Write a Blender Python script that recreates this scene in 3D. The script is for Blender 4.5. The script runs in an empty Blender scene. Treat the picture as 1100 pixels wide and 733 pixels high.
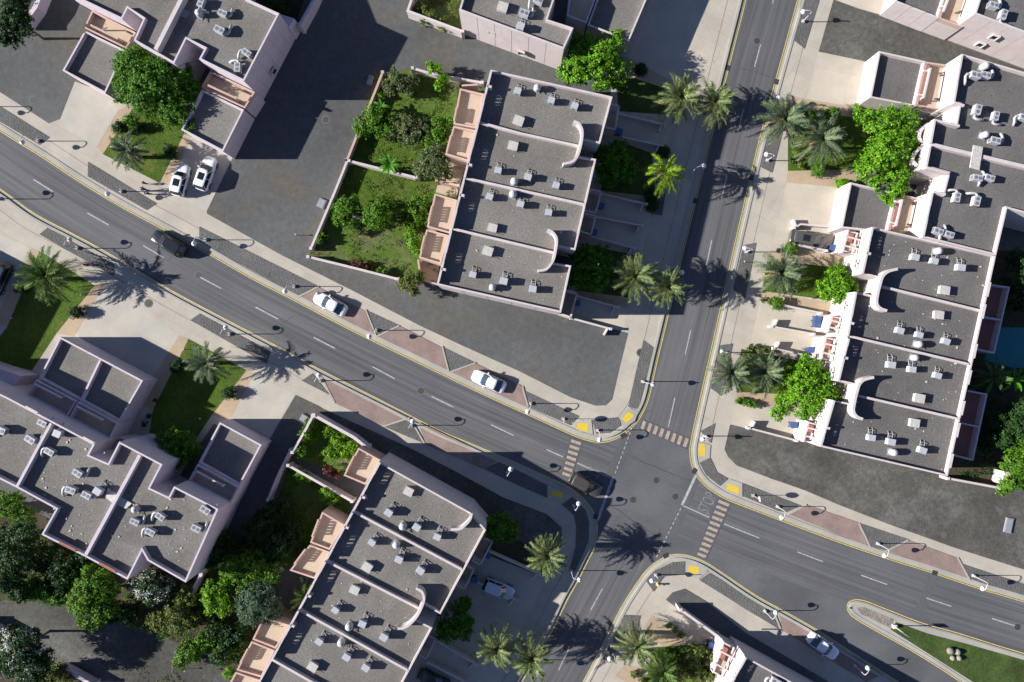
import bpy, math, random
from mathutils import Vector
R = random.Random(7)
CAMH = 92.0; S = 8.0                      # flying height (m) and photo pixels per metre on the ground
sc = bpy.context.scene; COL = sc.collection

def P(px, py, h=0.0):                     # point of the place seen at photo pixel (px,py) and standing h metres up
    f = (CAMH - h) / CAMH
    return ((px - 550.0) / S * f, (366.5 - py) / S * f)
def PP(pts, h=0.0): return [P(x, y, h) for x, y in pts]
def area(p):
    return 0.5 * sum(p[i][0]*p[(i+1) % len(p)][1] - p[(i+1) % len(p)][0]*p[i][1] for i in range(len(p)))
def ccw(p): return list(p) if area(p) > 0 else list(reversed(p))
def smooth(pts, n=5):                     # Catmull-Rom resample
    out = []
    for i in range(len(pts) - 1):
        p0 = pts[max(i-1, 0)]; p1 = pts[i]; p2 = pts[i+1]; p3 = pts[min(i+2, len(pts)-1)]
        for k in range(n):
            t = k / n
            out.append(tuple(0.5*((2*p1[j]) + (-p0[j]+p2[j])*t + (2*p0[j]-5*p1[j]+4*p2[j]-p3[j])*t*t +
                                  (-p0[j]+3*p1[j]-3*p2[j]+p3[j])*t**3) for j in (0, 1)))
    out.append(tuple(pts[-1])); return out
def offset(pts, d, closed=False):         # positive = to the left of travel
    n = len(pts); out = []
    for i in range(n):
        a = pts[i-1] if (i > 0 or closed) else None
        b = pts[i]; c = pts[(i+1) % n] if (i < n-1 or closed) else None
        ns = []
        for u, v in ((a, b), (b, c)):
            if u is None or v is None: continue
            dx, dy = v[0]-u[0], v[1]-u[1]; l = math.hypot(dx, dy) or 1e-6
            ns.append((-dy/l, dx/l))
        if len(ns) == 1: m = ns[0]; k = 1
        else:
            m = (ns[0][0]+ns[1][0], ns[0][1]+ns[1][1]); l = math.hypot(*m) or 1e-6
            m = (m[0]/l, m[1]/l); k = 1/max(0.45, m[0]*ns[0][0]+m[1]*ns[0][1])
        out.append((b[0]+m[0]*d*k, b[1]+m[1]*d*k))
    return out

# ------------------------------------------------------------------ materials
def new_mat(name):
    m = bpy.data.materials.new(name); m.use_nodes = True
    nt = m.node_tree; return m, nt, nt.nodes['Principled BSDF']
def N(nt, t, **kw):
    n = nt.nodes.new(t)
    for k, v in kw.items(): setattr(n, k, v)
    return n
def ramp(nt, src, stops):
    r = N(nt, 'ShaderNodeValToRGB'); e = r.color_ramp.elements
    while len(e) < len(stops): e.new(0.5)
    for i, (p, c) in enumerate(stops): e[i].position = p; e[i].color = (c[0], c[1], c[2], 1)
    nt.links.new(src, r.inputs[0]); return r.outputs[0]
def noise(nt, vec, scale, detail=4, rough=0.55, dist=0.0):
    n = N(nt, 'ShaderNodeTexNoise'); n.inputs['Scale'].default_value = scale
    n.inputs['Detail'].default_value = detail; n.inputs['Roughness'].default_value = rough
    n.inputs['Distortion'].default_value = dist
    nt.links.new(vec, n.inputs['Vector']); return n.outputs['Fac']
def mix(nt, fac, a, b, mode='MIX'):
    n = N(nt, 'ShaderNodeMix', data_type='RGBA', blend_type=mode)
    for s, v in ((0, fac), (6, a), (7, b)):
        if hasattr(v, 'is_output'): nt.links.new(v, n.inputs[s])
        elif s == 0: n.inputs[0].default_value = v
        else: n.inputs[s].default_value = (v[0], v[1], v[2], 1)
    return n.outputs[2]
def sc3(c, k): return tuple(max(0, min(1, x*k)) for x in c)
def bump(nt, b, h, dist, strength=1.0):
    n = N(nt, 'ShaderNodeBump'); n.inputs['Distance'].default_value = dist; n.inputs['Strength'].default_value = strength
    nt.links.new(h, n.inputs['Height']); nt.links.new(n.outputs[0], b.inputs['Normal'])

def ground_mat(name, c, big=0.05, var=0.25, fine=4.0, fvar=0.3, tint=None, tscale=0.09, tcov=0.55, bmp=0.03, rough=0.95, grain=0):
    m, nt, b = new_mat(name)
    pos = N(nt, 'ShaderNodeNewGeometry').outputs['Position']
    f1 = noise(nt, pos, big, 5); col = ramp(nt, f1, [(0.3, sc3(c, 1-var)), (0.7, sc3(c, 1+var))])
    if tint:
        f2 = noise(nt, pos, tscale, 6, 0.65, 0.6)
        fm = ramp(nt, f2, [(tcov, (0, 0, 0)), (min(1, tcov+0.18), (1, 1, 1))]); col = mix(nt, fm, col, tint)
    f3 = noise(nt, pos, fine, 3, 0.7)
    g = ramp(nt, f3, [(0.25, (1-fvar,)*3), (0.75, (1+fvar,)*3)])
    col = mix(nt, 1.0, col, g, 'MULTIPLY')
    if grain:
        v = N(nt, 'ShaderNodeTexVoronoi'); v.inputs['Scale'].default_value = grain
        nt.links.new(pos, v.inputs['Vector'])
        gg = ramp(nt, v.outputs['Color'], [(0.1, (0.86,)*3), (0.9, (1.14,)*3)])
        col = mix(nt, 1.0, col, gg, 'MULTIPLY')
        bump(nt, b, v.outputs['Distance'], bmp)
    elif bmp: bump(nt, b, f3, bmp)
    nt.links.new(col, b.inputs['Base Color']); b.inputs['Roughness'].default_value = rough
    b.inputs['Specular IOR Level'].default_value = 0.15
    return m
def concrete_mat(name, c, ang, jw=1.6, jl=3.2, joint=0.75):
    m, nt, b = new_mat(name)
    pos = N(nt, 'ShaderNodeNewGeometry').outputs['Position']
    mp = N(nt, 'ShaderNodeMapping'); mp.inputs['Rotation'].default_value = (0, 0, math.radians(ang)); nt.links.new(pos, mp.inputs['Vector'])
    br = N(nt, 'ShaderNodeTexBrick'); br.offset = 0.0
    br.inputs['Scale'].default_value = 1.0; br.inputs['Mortar Size'].default_value = 0.035; br.inputs['Mortar Smooth'].default_value = 0.3
    br.inputs['Brick Width'].default_value = jl; br.inputs['Row Height'].default_value = jw
    br.inputs['Color1'].default_value = (*c, 1); br.inputs['Color2'].default_value = (*sc3(c, 0.93), 1); br.inputs['Mortar'].default_value = (*sc3(c, joint), 1)
    nt.links.new(mp.outputs[0], br.inputs['Vector']); col = br.outputs['Color']
    f1 = noise(nt, pos, 0.25, 6, 0.65); col = mix(nt, 1.0, col, ramp(nt, f1, [(0.3, (0.86, 0.86, 0.87)), (0.7, (1.12, 1.1, 1.06))]), 'MULTIPLY')
    f2 = noise(nt, pos, 1.1, 5, 0.7, 0.8); col = mix(nt, ramp(nt, f2, [(0.6, (0,)*3), (0.85, (0.55,)*3)]), col, sc3(c, 0.7))
    nt.links.new(col, b.inputs['Base Color']); b.inputs['Roughness'].default_value = 0.9
    b.inputs['Specular IOR Level'].default_value = 0.2
    return m
def brick_mat(name, c1, c2, mort):
    m, nt, b = new_mat(name)
    pos = N(nt, 'ShaderNodeNewGeometry').outputs['Position']
    mp = N(nt, 'ShaderNodeMapping'); mp.inputs['Rotation'].default_value = (0, 0, math.radians(27)); nt.links.new(pos, mp.inputs['Vector'])
    br = N(nt, 'ShaderNodeTexBrick'); br.inputs['Scale'].default_value = 2.2; br.inputs['Mortar Size'].default_value = 0.03
    for k, v in (('Color1', c1), ('Color2', c2), ('Mortar', mort)): br.inputs[k].default_value = (*v, 1)
    nt.links.new(mp.outputs[0], br.inputs['Vector'])
    f = noise(nt, pos, 0.5, 5, 0.6)
    col = mix(nt, 1.0, br.outputs['Color'], ramp(nt, f, [(0.3, (0.8,)*3), (0.7, (1.18,)*3)]), 'MULTIPLY')
    nt.links.new(col, b.inputs['Base Color']); b.inputs['Roughness'].default_value = 0.9
    return m
def stucco_mat(name, c, dirt=0.12):
    m, nt, b = new_mat(name)
    pos = N(nt, 'ShaderNodeNewGeometry').outputs['Position']
    f = noise(nt, pos, 0.8, 6, 0.65); col = ramp(nt, f, [(0.3, sc3(c, 1-dirt)), (0.65, c)])
    mp = N(nt, 'ShaderNodeMapping'); mp.inputs['Scale'].default_value = (3, 3, 0.35); nt.links.new(pos, mp.inputs['Vector'])
    f2 = noise(nt, mp.outputs[0], 1.0, 4, 0.6)
    col = mix(nt, ramp(nt, f2, [(0.56, (0,)*3), (0.8, (0.5,)*3)]), col, sc3(c, 0.72))
    nt.links.new(col, b.inputs['Base Color']); b.inputs['Roughness'].default_value = 0.85
    b.inputs['Specular IOR Level'].default_value = 0.2
    bump(nt, b, noise(nt, pos, 12, 2), 0.01)
    return m
def plain(name, c, rough=0.5, metal=0.0, spec=0.5, var=0.08, coat=0.0):
    m, nt, b = new_mat(name)
    oc = N(nt, 'ShaderNodeTexCoord').outputs['Object']
    col = ramp(nt, noise(nt, oc, 3.0, 4), [(0.3, sc3(c, 1-var)), (0.7, sc3(c, 1+var))])
    nt.links.new(col, b.inputs['Base Color'])
    b.inputs['Roughness'].default_value = rough; b.inputs['Metallic'].default_value = metal
    b.inputs['Specular IOR Level'].default_value = spec; b.inputs['Coat Weight'].default_value = coat
    return m
def leaf_mat(name, c, dark=0.5, light=1.5, trans=0.3):
    m, nt, b = new_mat(name)
    g = N(nt, 'ShaderNodeNewGeometry')
    oc = N(nt, 'ShaderNodeTexCoord').outputs['Object']
    col = ramp(nt, g.outputs['Random Per Island'], [(0.0, sc3(c, dark)), (0.55, c), (1.0, sc3((c[0]*1.15, c[1], c[2]), light))])
    col = mix(nt, 1.0, col, ramp(nt, noise(nt, oc, 0.7, 3), [(0.35, (0.72, 0.78, 0.8)), (0.65, (1.2, 1.14, 1.0))]), 'MULTIPLY')
    nt.links.new(col, b.inputs['Base Color']); b.inputs['Roughness'].default_value = 0.6
    b.inputs['Specular IOR Level'].default_value = 0.25
    t = N(nt, 'ShaderNodeBsdfTranslucent'); nt.links.new(col, t.inputs['Color'])
    mx = N(nt, 'ShaderNodeMixShader'); mx.inputs[0].default_value = trans
    out = nt.nodes['Material Output']
    nt.links.new(b.outputs[0], mx.inputs[1]); nt.links.new(t.outputs[0], mx.inputs[2]); nt.links.new(mx.outputs[0], out.inputs['Surface'])
    return m
def road_mat(name, c):
    m, nt, b = new_mat(name)
    uv = N(nt, 'ShaderNodeUVMap'); uv.uv_map = 'UVMap'
    sx = N(nt, 'ShaderNodeSeparateXYZ'); nt.links.new(uv.outputs[0], sx.inputs[0])
    pos = N(nt, 'ShaderNodeNewGeometry').outputs['Position']
    mp = N(nt, 'ShaderNodeMapping'); mp.inputs['Scale'].default_value = (2.2, 0.03, 1); nt.links.new(uv.outputs[0], mp.inputs['Vector'])
    f = noise(nt, mp.outputs[0], 1.0, 4, 0.55)
    col = ramp(nt, f, [(0.3, sc3(c, 0.68)), (0.5, c), (0.72, sc3(c, 1.28))])
    f2 = noise(nt, pos, 0.07, 5, 0.6); col = mix(nt, 1.0, col, ramp(nt, f2, [(0.3, (0.86, 0.86, 0.88)), (0.7, (1.12, 1.11, 1.08))]), 'MULTIPLY')
    f3 = noise(nt, pos, 6, 2, 0.7); col = mix(nt, 1.0, col, ramp(nt, f3, [(0.25, (0.86,)*3), (0.75, (1.14,)*3)]), 'MULTIPLY')
    f4 = noise(nt, pos, 0.35, 6, 0.7, 1.2); col = mix(nt, ramp(nt, f4, [(0.64, (0,)*3), (0.78, (0.45,)*3)]), col, sc3(c, 0.62))
    nt.links.new(col, b.inputs['Base Color']); b.inputs['Roughness'].default_value = 0.85; b.inputs['Specular IOR Level'].default_value = 0.25
    return m

ASPH = (0.108, 0.109, 0.114)
M = dict(
    asphalt=ground_mat('asphalt', ASPH, 0.12, 0.22, 5, 0.16, tint=sc3(ASPH, 0.78), tscale=0.16, tcov=0.54, bmp=0),
    road=road_mat('road_asphalt', ASPH),
    lot=ground_mat('lot_gravel', (0.100, 0.102, 0.100), 0.05, 0.26, 1.2, 0.16, tint=(0.112, 0.100, 0.080), tscale=0.08, tcov=0.52, bmp=0.01, grain=14),
    lot_b=ground_mat('lot_gravel_brown', (0.086, 0.083, 0.072), 0.08, 0.34, 1.8, 0.28, tint=(0.150, 0.146, 0.134), tscale=0.10, tcov=0.50, bmp=0.02, grain=8),
    bed=ground_mat('crushed_stone', (0.120, 0.117, 0.112), 0.3, 0.15, 6, 0.3, bmp=0.04, grain=7),
    soil=ground_mat('garden_soil', (0.060, 0.050, 0.034), 0.2, 0.3, 3, 0.4, tint=(0.05, 0.07, 0.02), tscale=0.4, tcov=0.5),
    drygarden=ground_mat('dry_garden', (0.120, 0.118, 0.058), 0.3, 0.3, 3, 0.4, tint=(0.075, 0.125, 0.020), tscale=0.2, tcov=0.36),
    lawn=ground_mat('lawn_grass', (0.064, 0.108, 0.014), 0.25, 0.25, 4, 0.4, tint=(0.115, 0.125, 0.030), tscale=0.4, tcov=0.54, bmp=0.05, grain=10),
    lawn_d=ground_mat('lawn_grass_deep', (0.050, 0.078, 0.020), 0.3, 0.4, 4, 0.4, bmp=0.05),
    walk=concrete_mat('sidewalk_concrete', (0.43, 0.395, 0.335), 28, joint=.86),
    drive=concrete_mat('drive_concrete', (0.44, 0.415, 0.36), 28, 4.5, 4.5, 0.9),
    drive2=concrete_mat('drive_concrete_two', (0.475, 0.435, 0.36), 13, 4.5, 4.5, 0.9),
    kerb=concrete_mat('kerb_concrete', (0.37, 0.355, 0.315), 28, 9, 9, 0.9),
    path=concrete_mat('sand_paving', (0.41, 0.32, 0.22), 28, 0.6, 0.6, 0.92),
    brick=brick_mat('red_pavers', (0.285, 0.195, 0.165), (0.245, 0.170, 0.148), (0.19, 0.15, 0.13)),
    white=plain('road_paint_white', (0.35, 0.35, 0.35), 0.7, var=0.3),
    worn=plain('worn_paint', (0.185, 0.185, 0.19), 0.8, var=0.35),
    yellow=plain('road_paint_yellow', (0.55, 0.45, 0.15), 0.7, var=0.2),
    cream=plain('crossing_paint', (0.34, 0.285, 0.205), 0.8, var=0.3),
    crossdark=plain('crossing_dark', (0.088, 0.080, 0.098), 0.9, var=0.2),
    tactile=plain('tactile_yellow', (0.60, 0.44, 0.04), 0.7, var=0.12),
    stucco=stucco_mat('stucco_white', (0.56, 0.50, 0.485)),
    stucco_shaded=stucco_mat('stucco_white_shaded', (0.56, 0.495, 0.53)),  # white stucco with the lilac cast of shade put into its colour
    pink=stucco_mat('stucco_pink', (0.49, 0.355, 0.30)),
    floor=stucco_mat('terrace_tile', (0.46, 0.365, 0.275), 0.1),
    rust=stucco_mat('rust_trim', (0.33, 0.15, 0.12), 0.2),
    roof=ground_mat('roof_gravel', (0.168, 0.157, 0.141), 0.12, 0.2, 5, 0.28, tint=(0.195, 0.187, 0.173), tscale=0.22, tcov=0.52, bmp=0.02, grain=11),
    roofd=ground_mat('roof_gravel_grey', (0.128, 0.121, 0.115), 0.12, 0.2, 5, 0.28, tint=(0.148, 0.143, 0.138), tscale=0.22, tcov=0.54, bmp=0.02, grain=11),
    glass=plain('window_glass', (0.015, 0.02, 0.025), 0.08, spec=0.6),
    carglass=plain('car_glass', (0.045, 0.07, 0.09), 0.06, spec=0.8),  # bluish base colour stands in for sky reflected in sedan windows
    acw=plain('ac_casing', (0.40, 0.41, 0.43), 0.5, var=0.22),
    acg=plain('ac_grille', (0.14, 0.14, 0.15), 0.6),
    duct=plain('duct_foil', (0.43, 0.43, 0.43), 0.5, 0.1),
    tank=plain('tank_plastic', (0.47, 0.46, 0.45), 0.5),
    hatch=plain('hatch_sheet', (0.46, 0.44, 0.40), 0.6, var=0.2),
    lampw=plain('lamp_white', (0.60, 0.60, 0.62), 0.4),
    pole=plain('lamp_pole', (0.42, 0.42, 0.42), 0.5),
    dark=plain('dark_metal', (0.035, 0.033, 0.032), 0.6),
    manhole=plain('manhole_iron', (0.045, 0.043, 0.042), 0.7),
    manring=plain('manhole_ring', (0.12, 0.118, 0.115), 0.9),
    bark=plain('bark', (0.13, 0.095, 0.065), 0.95, var=0.35),
    palmbark=plain('palm_bark', (0.19, 0.14, 0.095), 0.95, var=0.35),
    bin=plain('bin_blue', (0.03, 0.065, 0.17), 0.5),
    binl=plain('bin_lid', (0.04, 0.085, 0.21), 0.5),
    red=plain('hydrant_red', (0.32, 0.03, 0.03), 0.5), hyd=plain('hydrant_yellow', (0.55, 0.48, 0.16), 0.5),
    boulder=ground_mat('boulder_stone', (0.24, 0.215, 0.175), 1.0, 0.3, 6, 0.3),
    rubber=plain('tyre', (0.02, 0.02, 0.02), 0.9), rim=plain('rim', (0.4, 0.4, 0.42), 0.35, 0.8),
    lightw=plain('headlight', (0.14, 0.15, 0.16), 0.2), lightr=plain('taillight', (0.35, 0.01, 0.01), 0.2),
    carw=plain('car_white', (0.78, 0.79, 0.80), 0.25, var=0.02, coat=0.6), cark=plain('car_black', (0.012, 0.016, 0.022), 0.25, var=0.02, coat=0.6),
    carb=plain('car_bronze', (0.105, 0.092, 0.080), 0.3, 0.4, var=0.02, coat=0.6), cars=plain('car_silver', (0.50, 0.56, 0.66), 0.25, 0.1, var=0.02, coat=0.6),
    carg=plain('car_grey', (0.12, 0.11, 0.105), 0.3, 0.3, var=0.02, coat=0.6),
    skin=plain('skin', (0.30, 0.18, 0.12), 0.6), hair=plain('hair', (0.01, 0.009, 0.008), 0.7),
    clw=plain('cloth_white', (0.66, 0.66, 0.70), 0.9), cln=plain('cloth_navy', (0.03, 0.035, 0.10), 0.9), clk=plain('cloth_black', (0.015, 0.015, 0.017), 0.9),
    shoe=plain('shoe', (0.05, 0.045, 0.04), 0.8),
    water=plain('pool_water', (0.015, 0.16, 0.18), 0.08, spec=0.6),
    slab=plain('slab_grey', (0.24, 0.25, 0.28), 0.7), signb=plain('sign_panel', (0.10, 0.16, 0.30), 0.5),
    flower=plain('flower_white', (0.7, 0.7, 0.62), 0.7),
)
LF = dict(
    bright=leaf_mat('leaf_bright', (0.125, 0.310, 0.012)), mid=leaf_mat('leaf_mid', (0.085, 0.205, 0.012)),
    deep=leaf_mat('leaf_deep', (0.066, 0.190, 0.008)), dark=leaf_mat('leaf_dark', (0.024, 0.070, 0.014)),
    lime=leaf_mat('leaf_lime', (0.135, 0.300, 0.012)), blue=leaf_mat('leaf_blue', (0.075, 0.135, 0.080)),
    olive=leaf_mat('leaf_olive', (0.105, 0.150, 0.055)), red=leaf_mat('leaf_red', (0.115, 0.035, 0.028)),
    weed=leaf_mat('leaf_weed', (0.120, 0.165, 0.035)),
    palm=leaf_mat('palm_frond', (0.200, 0.265, 0.110), 0.55, 1.6, 0.25), palmg=leaf_mat('palm_frond_grey', (0.165, 0.225, 0.130), 0.55, 1.55, 0.25),
    palmd=leaf_mat('palm_frond_green', (0.110, 0.190, 0.050), 0.5, 1.6, 0.25), coco=leaf_mat('coconut_frond', (0.200, 0.330, 0.020), 0.5, 1.5, 0.3),
    dry=leaf_mat('dry_frond', (0.24, 0.175, 0.095), 0.6, 1.4, 0.2),
    banana=leaf_mat('banana_leaf', (0.075, 0.250, 0.014), 0.7, 1.4, 0.35),
)

# ------------------------------------------------------------------ mesh builder
class MB:
    def __init__(self): self.v = []; self.f = []; self.uv = None
    def add(self, vs, fs):
        o = len(self.v); self.v += [tuple(p) for p in vs]; self.f += [tuple(i+o for i in f) for f in fs]
    def sheet(self, poly, z):
        p = ccw(poly); self.add([(x, y, z) for x, y in p], [tuple(range(len(p)))])
    def prism(self, poly, z0, z1):
        p = ccw(poly); n = len(p)
        self.add([(x, y, z0) for x, y in p] + [(x, y, z1) for x, y in p],
                 [tuple(range(n-1, -1, -1)), tuple(range(n, 2*n))] + [(i, (i+1) % n, n+(i+1) % n, n+i) for i in range(n)])
    def strip(self, a, b, z0, z1, closed=False):     # solid band between two polylines
        n = len(a); vs = [(x, y, z1) for x, y in a] + [(x, y, z1) for x, y in b] + [(x, y, z0) for x, y in a] + [(x, y, z0) for x, y in b]
        fs = []
        for i in range(n if closed else n-1):
            j = (i+1) % n
            fs += [(i, j, n+j, n+i), (2*n+j, 2*n+i, 3*n+i, 3*n+j), (i, 2*n+i, 2*n+j, j), (n+j, 3*n+j, 3*n+i, n+i)]
        if not closed: fs += [(0, n, 3*n, 2*n), (n-1, 3*n-1, 4*n-1, 2*n-1)]
        self.add(vs, fs)
    def band(self, a, b, z):
        n = len(a); self.add([(x, y, z) for x, y in a] + [(x, y, z) for x, y in b], [(i, i+1, n+i+1, n+i) for i in range(n-1)])
    def wall(self, pts, t, z0, z1, closed=False):
        self.strip(offset(pts, t/2, closed), offset(pts, -t/2, closed), z0, z1, closed)
    def box(self, cx, cy, cz, sx, sy, sz, rz=0.0):
        c, s = math.cos(rz), math.sin(rz); vs = []
        for dz in (-.5, .5):
            for dx, dy in ((-.5, -.5), (.5, -.5), (.5, .5), (-.5, .5)):
                x, y = dx*sx, dy*sy; vs.append((cx+x*c-y*s, cy+x*s+y*c, cz+dz*sz))
        self.add(vs, [(3, 2, 1, 0), (4, 5, 6, 7), (0, 1, 5, 4), (1, 2, 6, 5), (2, 3, 7, 6), (3, 0, 4, 7)])
    def tube(self, pts, rs, seg=8, cap=True):
        pts = [Vector(p) for p in pts]; n = len(pts)
        if not isinstance(rs, (list, tuple)): rs = [rs]*n
        o = len(self.v); prev = None
        for i, p in enumerate(pts):
            d = (pts[min(i+1, n-1)] - pts[max(i-1, 0)]).normalized()
            if prev is None: u = d.orthogonal().normalized()
            else:
                u = prev - d*prev.dot(d)
                u = u.normalized() if u.length > 1e-5 else d.orthogonal().normalized()
            prev = u; w = d.cross(u)
            for k in range(seg):
                a = 2*math.pi*k/seg; self.v.append(tuple(p + (u*math.cos(a)+w*math.sin(a))*rs[i]))
        for i in range(n-1):
            for k in range(seg):
                a = o+i*seg+k; b = o+i*seg+(k+1) % seg; self.f.append((a, b, b+seg, a+seg))
        if cap:
            self.f.append(tuple(o+k for k in range(seg-1, -1, -1))); self.f.append(tuple(o+(n-1)*seg+k for k in range(seg)))
    def lathe(self, prof, cx=0, cy=0, cz=0, seg=16):
        self_o = len(self.v)
        for r, z in prof:
            for k in range(seg):
                a = 2*math.pi*k/seg; self.v.append((cx+r*math.cos(a), cy+r*math.sin(a), cz+z))
        for i in range(len(prof)-1):
            for k in range(seg):
                a = self_o+i*seg+k; b = self_o+i*seg+(k+1) % seg; self.f.append((a, b, b+seg, a+seg))
        self.f.append(tuple(self_o+k for k in range(seg-1, -1, -1))); self.f.append(tuple(self_o+(len(prof)-1)*seg+k for k in range(seg)))
    def quad(self, c, u, w): self.add([c-u-w, c+u-w, c+u+w, c-u+w], [(0, 1, 2, 3)])
    def build(self, name, mat, parent=None, world=True, smooth_=False, loc=None):
        if world:
            if parent is not None: off = parent.location.copy()
            elif loc is not None: off = Vector(loc)
            else:
                xs = [p[0] for p in self.v]; ys = [p[1] for p in self.v]
                off = Vector(((min(xs)+max(xs))/2, (min(ys)+max(ys))/2, min(p[2] for p in self.v)))
        else: off = Vector((0, 0, 0))
        me = bpy.data.meshes.new(name)
        me.from_pydata([(p[0]-off.x, p[1]-off.y, p[2]-off.z) for p in self.v], [], self.f)
        if self.uv:
            l = me.uv_layers.new(name='UVMap')
            for lp in me.loops: l.data[lp.index].uv = self.uv[lp.vertex_index]
        me.materials.append(mat); me.update()
        if smooth_:
            for p in me.polygons: p.use_smooth = True
        o = bpy.data.objects.new(name, me); COL.objects.link(o)
        if parent is not None: o.parent = parent
        elif world: o.location = off
        return o
def tag(o, label, cat, group=None):
    o['label'] = label; o['category'] = cat
    if group: o['group'] = group
    return o
def thing(name, label, cat, loc=(0, 0, 0), rz=0.0, group=None):
    o = bpy.data.objects.new(name, None); COL.objects.link(o); o.empty_display_size = 0.3
    o.location = loc; o.rotation_euler = (0, 0, rz); return tag(o, label, cat, group)
def struct(o): o['kind'] = 'structure'; return o
def copy_tree(o, parent=None):
    c = o.copy(); COL.objects.link(c)
    if parent is not None: c.parent = parent
    for ch in list(o.children): copy_tree(ch, c)
    return c
used = set()
def place(proto, loc, rz, label, scale=1.0):
    o = proto if proto.name not in used else copy_tree(proto)
    used.add(proto.name); o.location = loc; o.rotation_euler = (0, 0, rz); o['label'] = label
    if scale != 1.0: o.scale = (scale,)*3
    return o
ORD = ['first', 'second', 'third', 'fourth', 'fifth', 'sixth', 'seventh', 'eighth', 'ninth', 'tenth', 'eleventh', 'twelfth']
def pang(dx, dy): return math.atan2(-dy, dx)     # heading of a pixel direction

# ------------------------------------------------------------------ ground, roads, pavements
g = MB(); g.sheet([(-900, -900), (900, -900), (900, 900), (-900, 900)], -0.06); struct(g.build('ground', M['lot']))
g = MB(); g.sheet(PP([(-500, -300), (1600, -300), (1600, 1050), (-500, 1050)]), 0.0); struct(g.build('road_junction', M['asphalt']))
def ribbon(name, cpx, half, z):
    c = smooth(PP(cpx), 6); a = offset(c, half); b = offset(c, -half); m = MB(); m.band(a, b, z)
    d = 0; ds = [0]
    for i in range(1, len(c)): d += math.dist(c[i], c[i-1]); ds.append(d)
    m.uv = [(0, t) for t in ds] + [(2*half, t) for t in ds]
    m.f = [tuple(reversed(f)) for f in m.f]
    struct(m.build(name, M['road']))
ribbon('road', [(-250, 15), (-60, 130), (47, 200), (105, 236), (165, 270), (226, 304), (287, 338), (348, 369), (412, 401), (475, 432), (540, 461), (600, 487), (652, 508)], 3.9, 0.004)
ribbon('road', [(740, 546), (797, 570), (870, 598), (939, 623), (1008, 647), (1079, 669), (1350, 752)], 4.1, 0.004)
ribbon('road', [(850, -80), (831, 0), (814, 60), (796, 129), (778, 200), (762, 271), (739, 368), (712, 470)], 3.9, 0.004)
ribbon('road', [(668, 590), (640, 644), (604, 710), (560, 790)], 4.0, 0.004)

E_NW = [(-260, -30), (-60, 100), (0, 140), (45, 168), (87, 195.5), (131, 222), (175, 245.5), (223.6, 272), (271, 299), (318, 323), (380, 355.5), (451, 390), (505.5, 416.4), (540, 432.7), (576.4, 449), (612, 465.5), (631, 472.4), (649, 474.5), (667, 468), (682, 455), (691, 441), (696.5, 427), (701, 407), (705.5, 387), (712, 360), (737, 256), (779, 85), (802, -6), (822, -90)]
E_NE = [(880, -90), (859, -6), (845.5, 44), (829, 104), (814.5, 158), (794.5, 243), (783.6, 291), (768, 361), (753, 427), (743.5, 471), (741.8, 486), (744.5, 502), (754.5, 518), (773, 532), (793, 541), (818, 550.5), (840, 559), (900, 581.5), (954.5, 600), (1002, 615), (1054.5, 632.7), (1100, 646), (1350, 722)]
E_SW = [(-260, 45), (-60, 163), (0, 203), (36, 229), (70, 247), (102, 264), (140, 286), (182, 311), (234.5, 339), (271, 358), (307, 377), (343.6, 397), (380, 415.5), (414.5, 433), (469, 461), (505.5, 476.5), (540, 491), (576, 507), (609, 522), (627, 536), (638, 551), (642, 567), (639, 587), (631, 604), (620, 626), (609, 645.5), (596, 673), (584, 694), (567, 722), (530, 785)]
E_SE = [(590, 800), (627, 731), (649, 689), (667, 653), (685.5, 624), (698, 609), (714, 598.5), (726, 595.5), (740, 597), (756, 603), (774.5, 614.5), (811, 639), (847, 659), (880, 678), (920, 704), (967, 734), (1060, 795)]
FAR = dict(NW=[(822, -300), (-260, -300)], NE=[(1350, -300), (880, -300)], SW=[(530, 1000), (-260, 1000)], SE=[(1060, 1000), (590, 1000)])
SIDE = dict(NW=1, NE=1, SW=-1, SE=-1)
EDGE = {}
for key, e in (('NW', E_NW), ('NE', E_NE), ('SW', E_SW), ('SE', E_SE)):
    c = smooth(PP(e), 6); s = SIDE[key]; EDGE[key] = c
    inner = offset(c, s*0.50)
    m = MB(); m.prism(inner + PP(FAR[key]), -0.3, 0.10); struct(m.build('block_ground', M['lot']))
    m = MB(); m.strip(offset(c, s*0.44), offset(c, s*0.78), -0.05, 0.165); struct(m.build('kerb', M['kerb']))
    m = MB(); m.band(offset(c, s*0.12), offset(c, s*0.46), 0.010)
    if s > 0: m.f = [tuple(reversed(f)) for f in m.f]
    struct(m.build('gutter', M['kerb']))
    m = MB()
    for d, hwid in (((-0.02, .06),) if key in ('SW', 'SE') else ((-0.10, .05), (.09, .03))):
        a, b = offset(c, d-hwid), offset(c, d+hwid); m.band(b, a, 0.014)
    struct(m.build('yellow_edge_line', M['yellow']))
def inner_px(key, i0, i1, d):                      # kerb edge points (world) between trace points i0..i1, d metres inside the block
    c = EDGE[key][i0*6:i1*6+1]; return offset(c, SIDE[key]*d)
def patch(name, pts, z, mat, world=None):
    m = MB(); m.sheet(world if world else PP(pts), z); return struct(m.build(name, mat))
W = 0.104
patch('pavement', None, W, M['walk'], inner_px('NW', 0, 28, 0.70) + PP([(760, -90), (706, -30), (676, 45), (664, 60), (655, 105), (605, 335), (613, 342), (675, 358), (665.5, 396), (658, 429), (651, 435.5), (640, 436), (613, 427), (560, 400), (498, 372), (451, 350), (380, 313), (303, 274.5), (223, 230), (222, 226), (250, 165), (195, 140), (150, 100), (100, 90), (66, 128), (53, 133), (0, 99), (-60, 60), (-260, -70)]))
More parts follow.
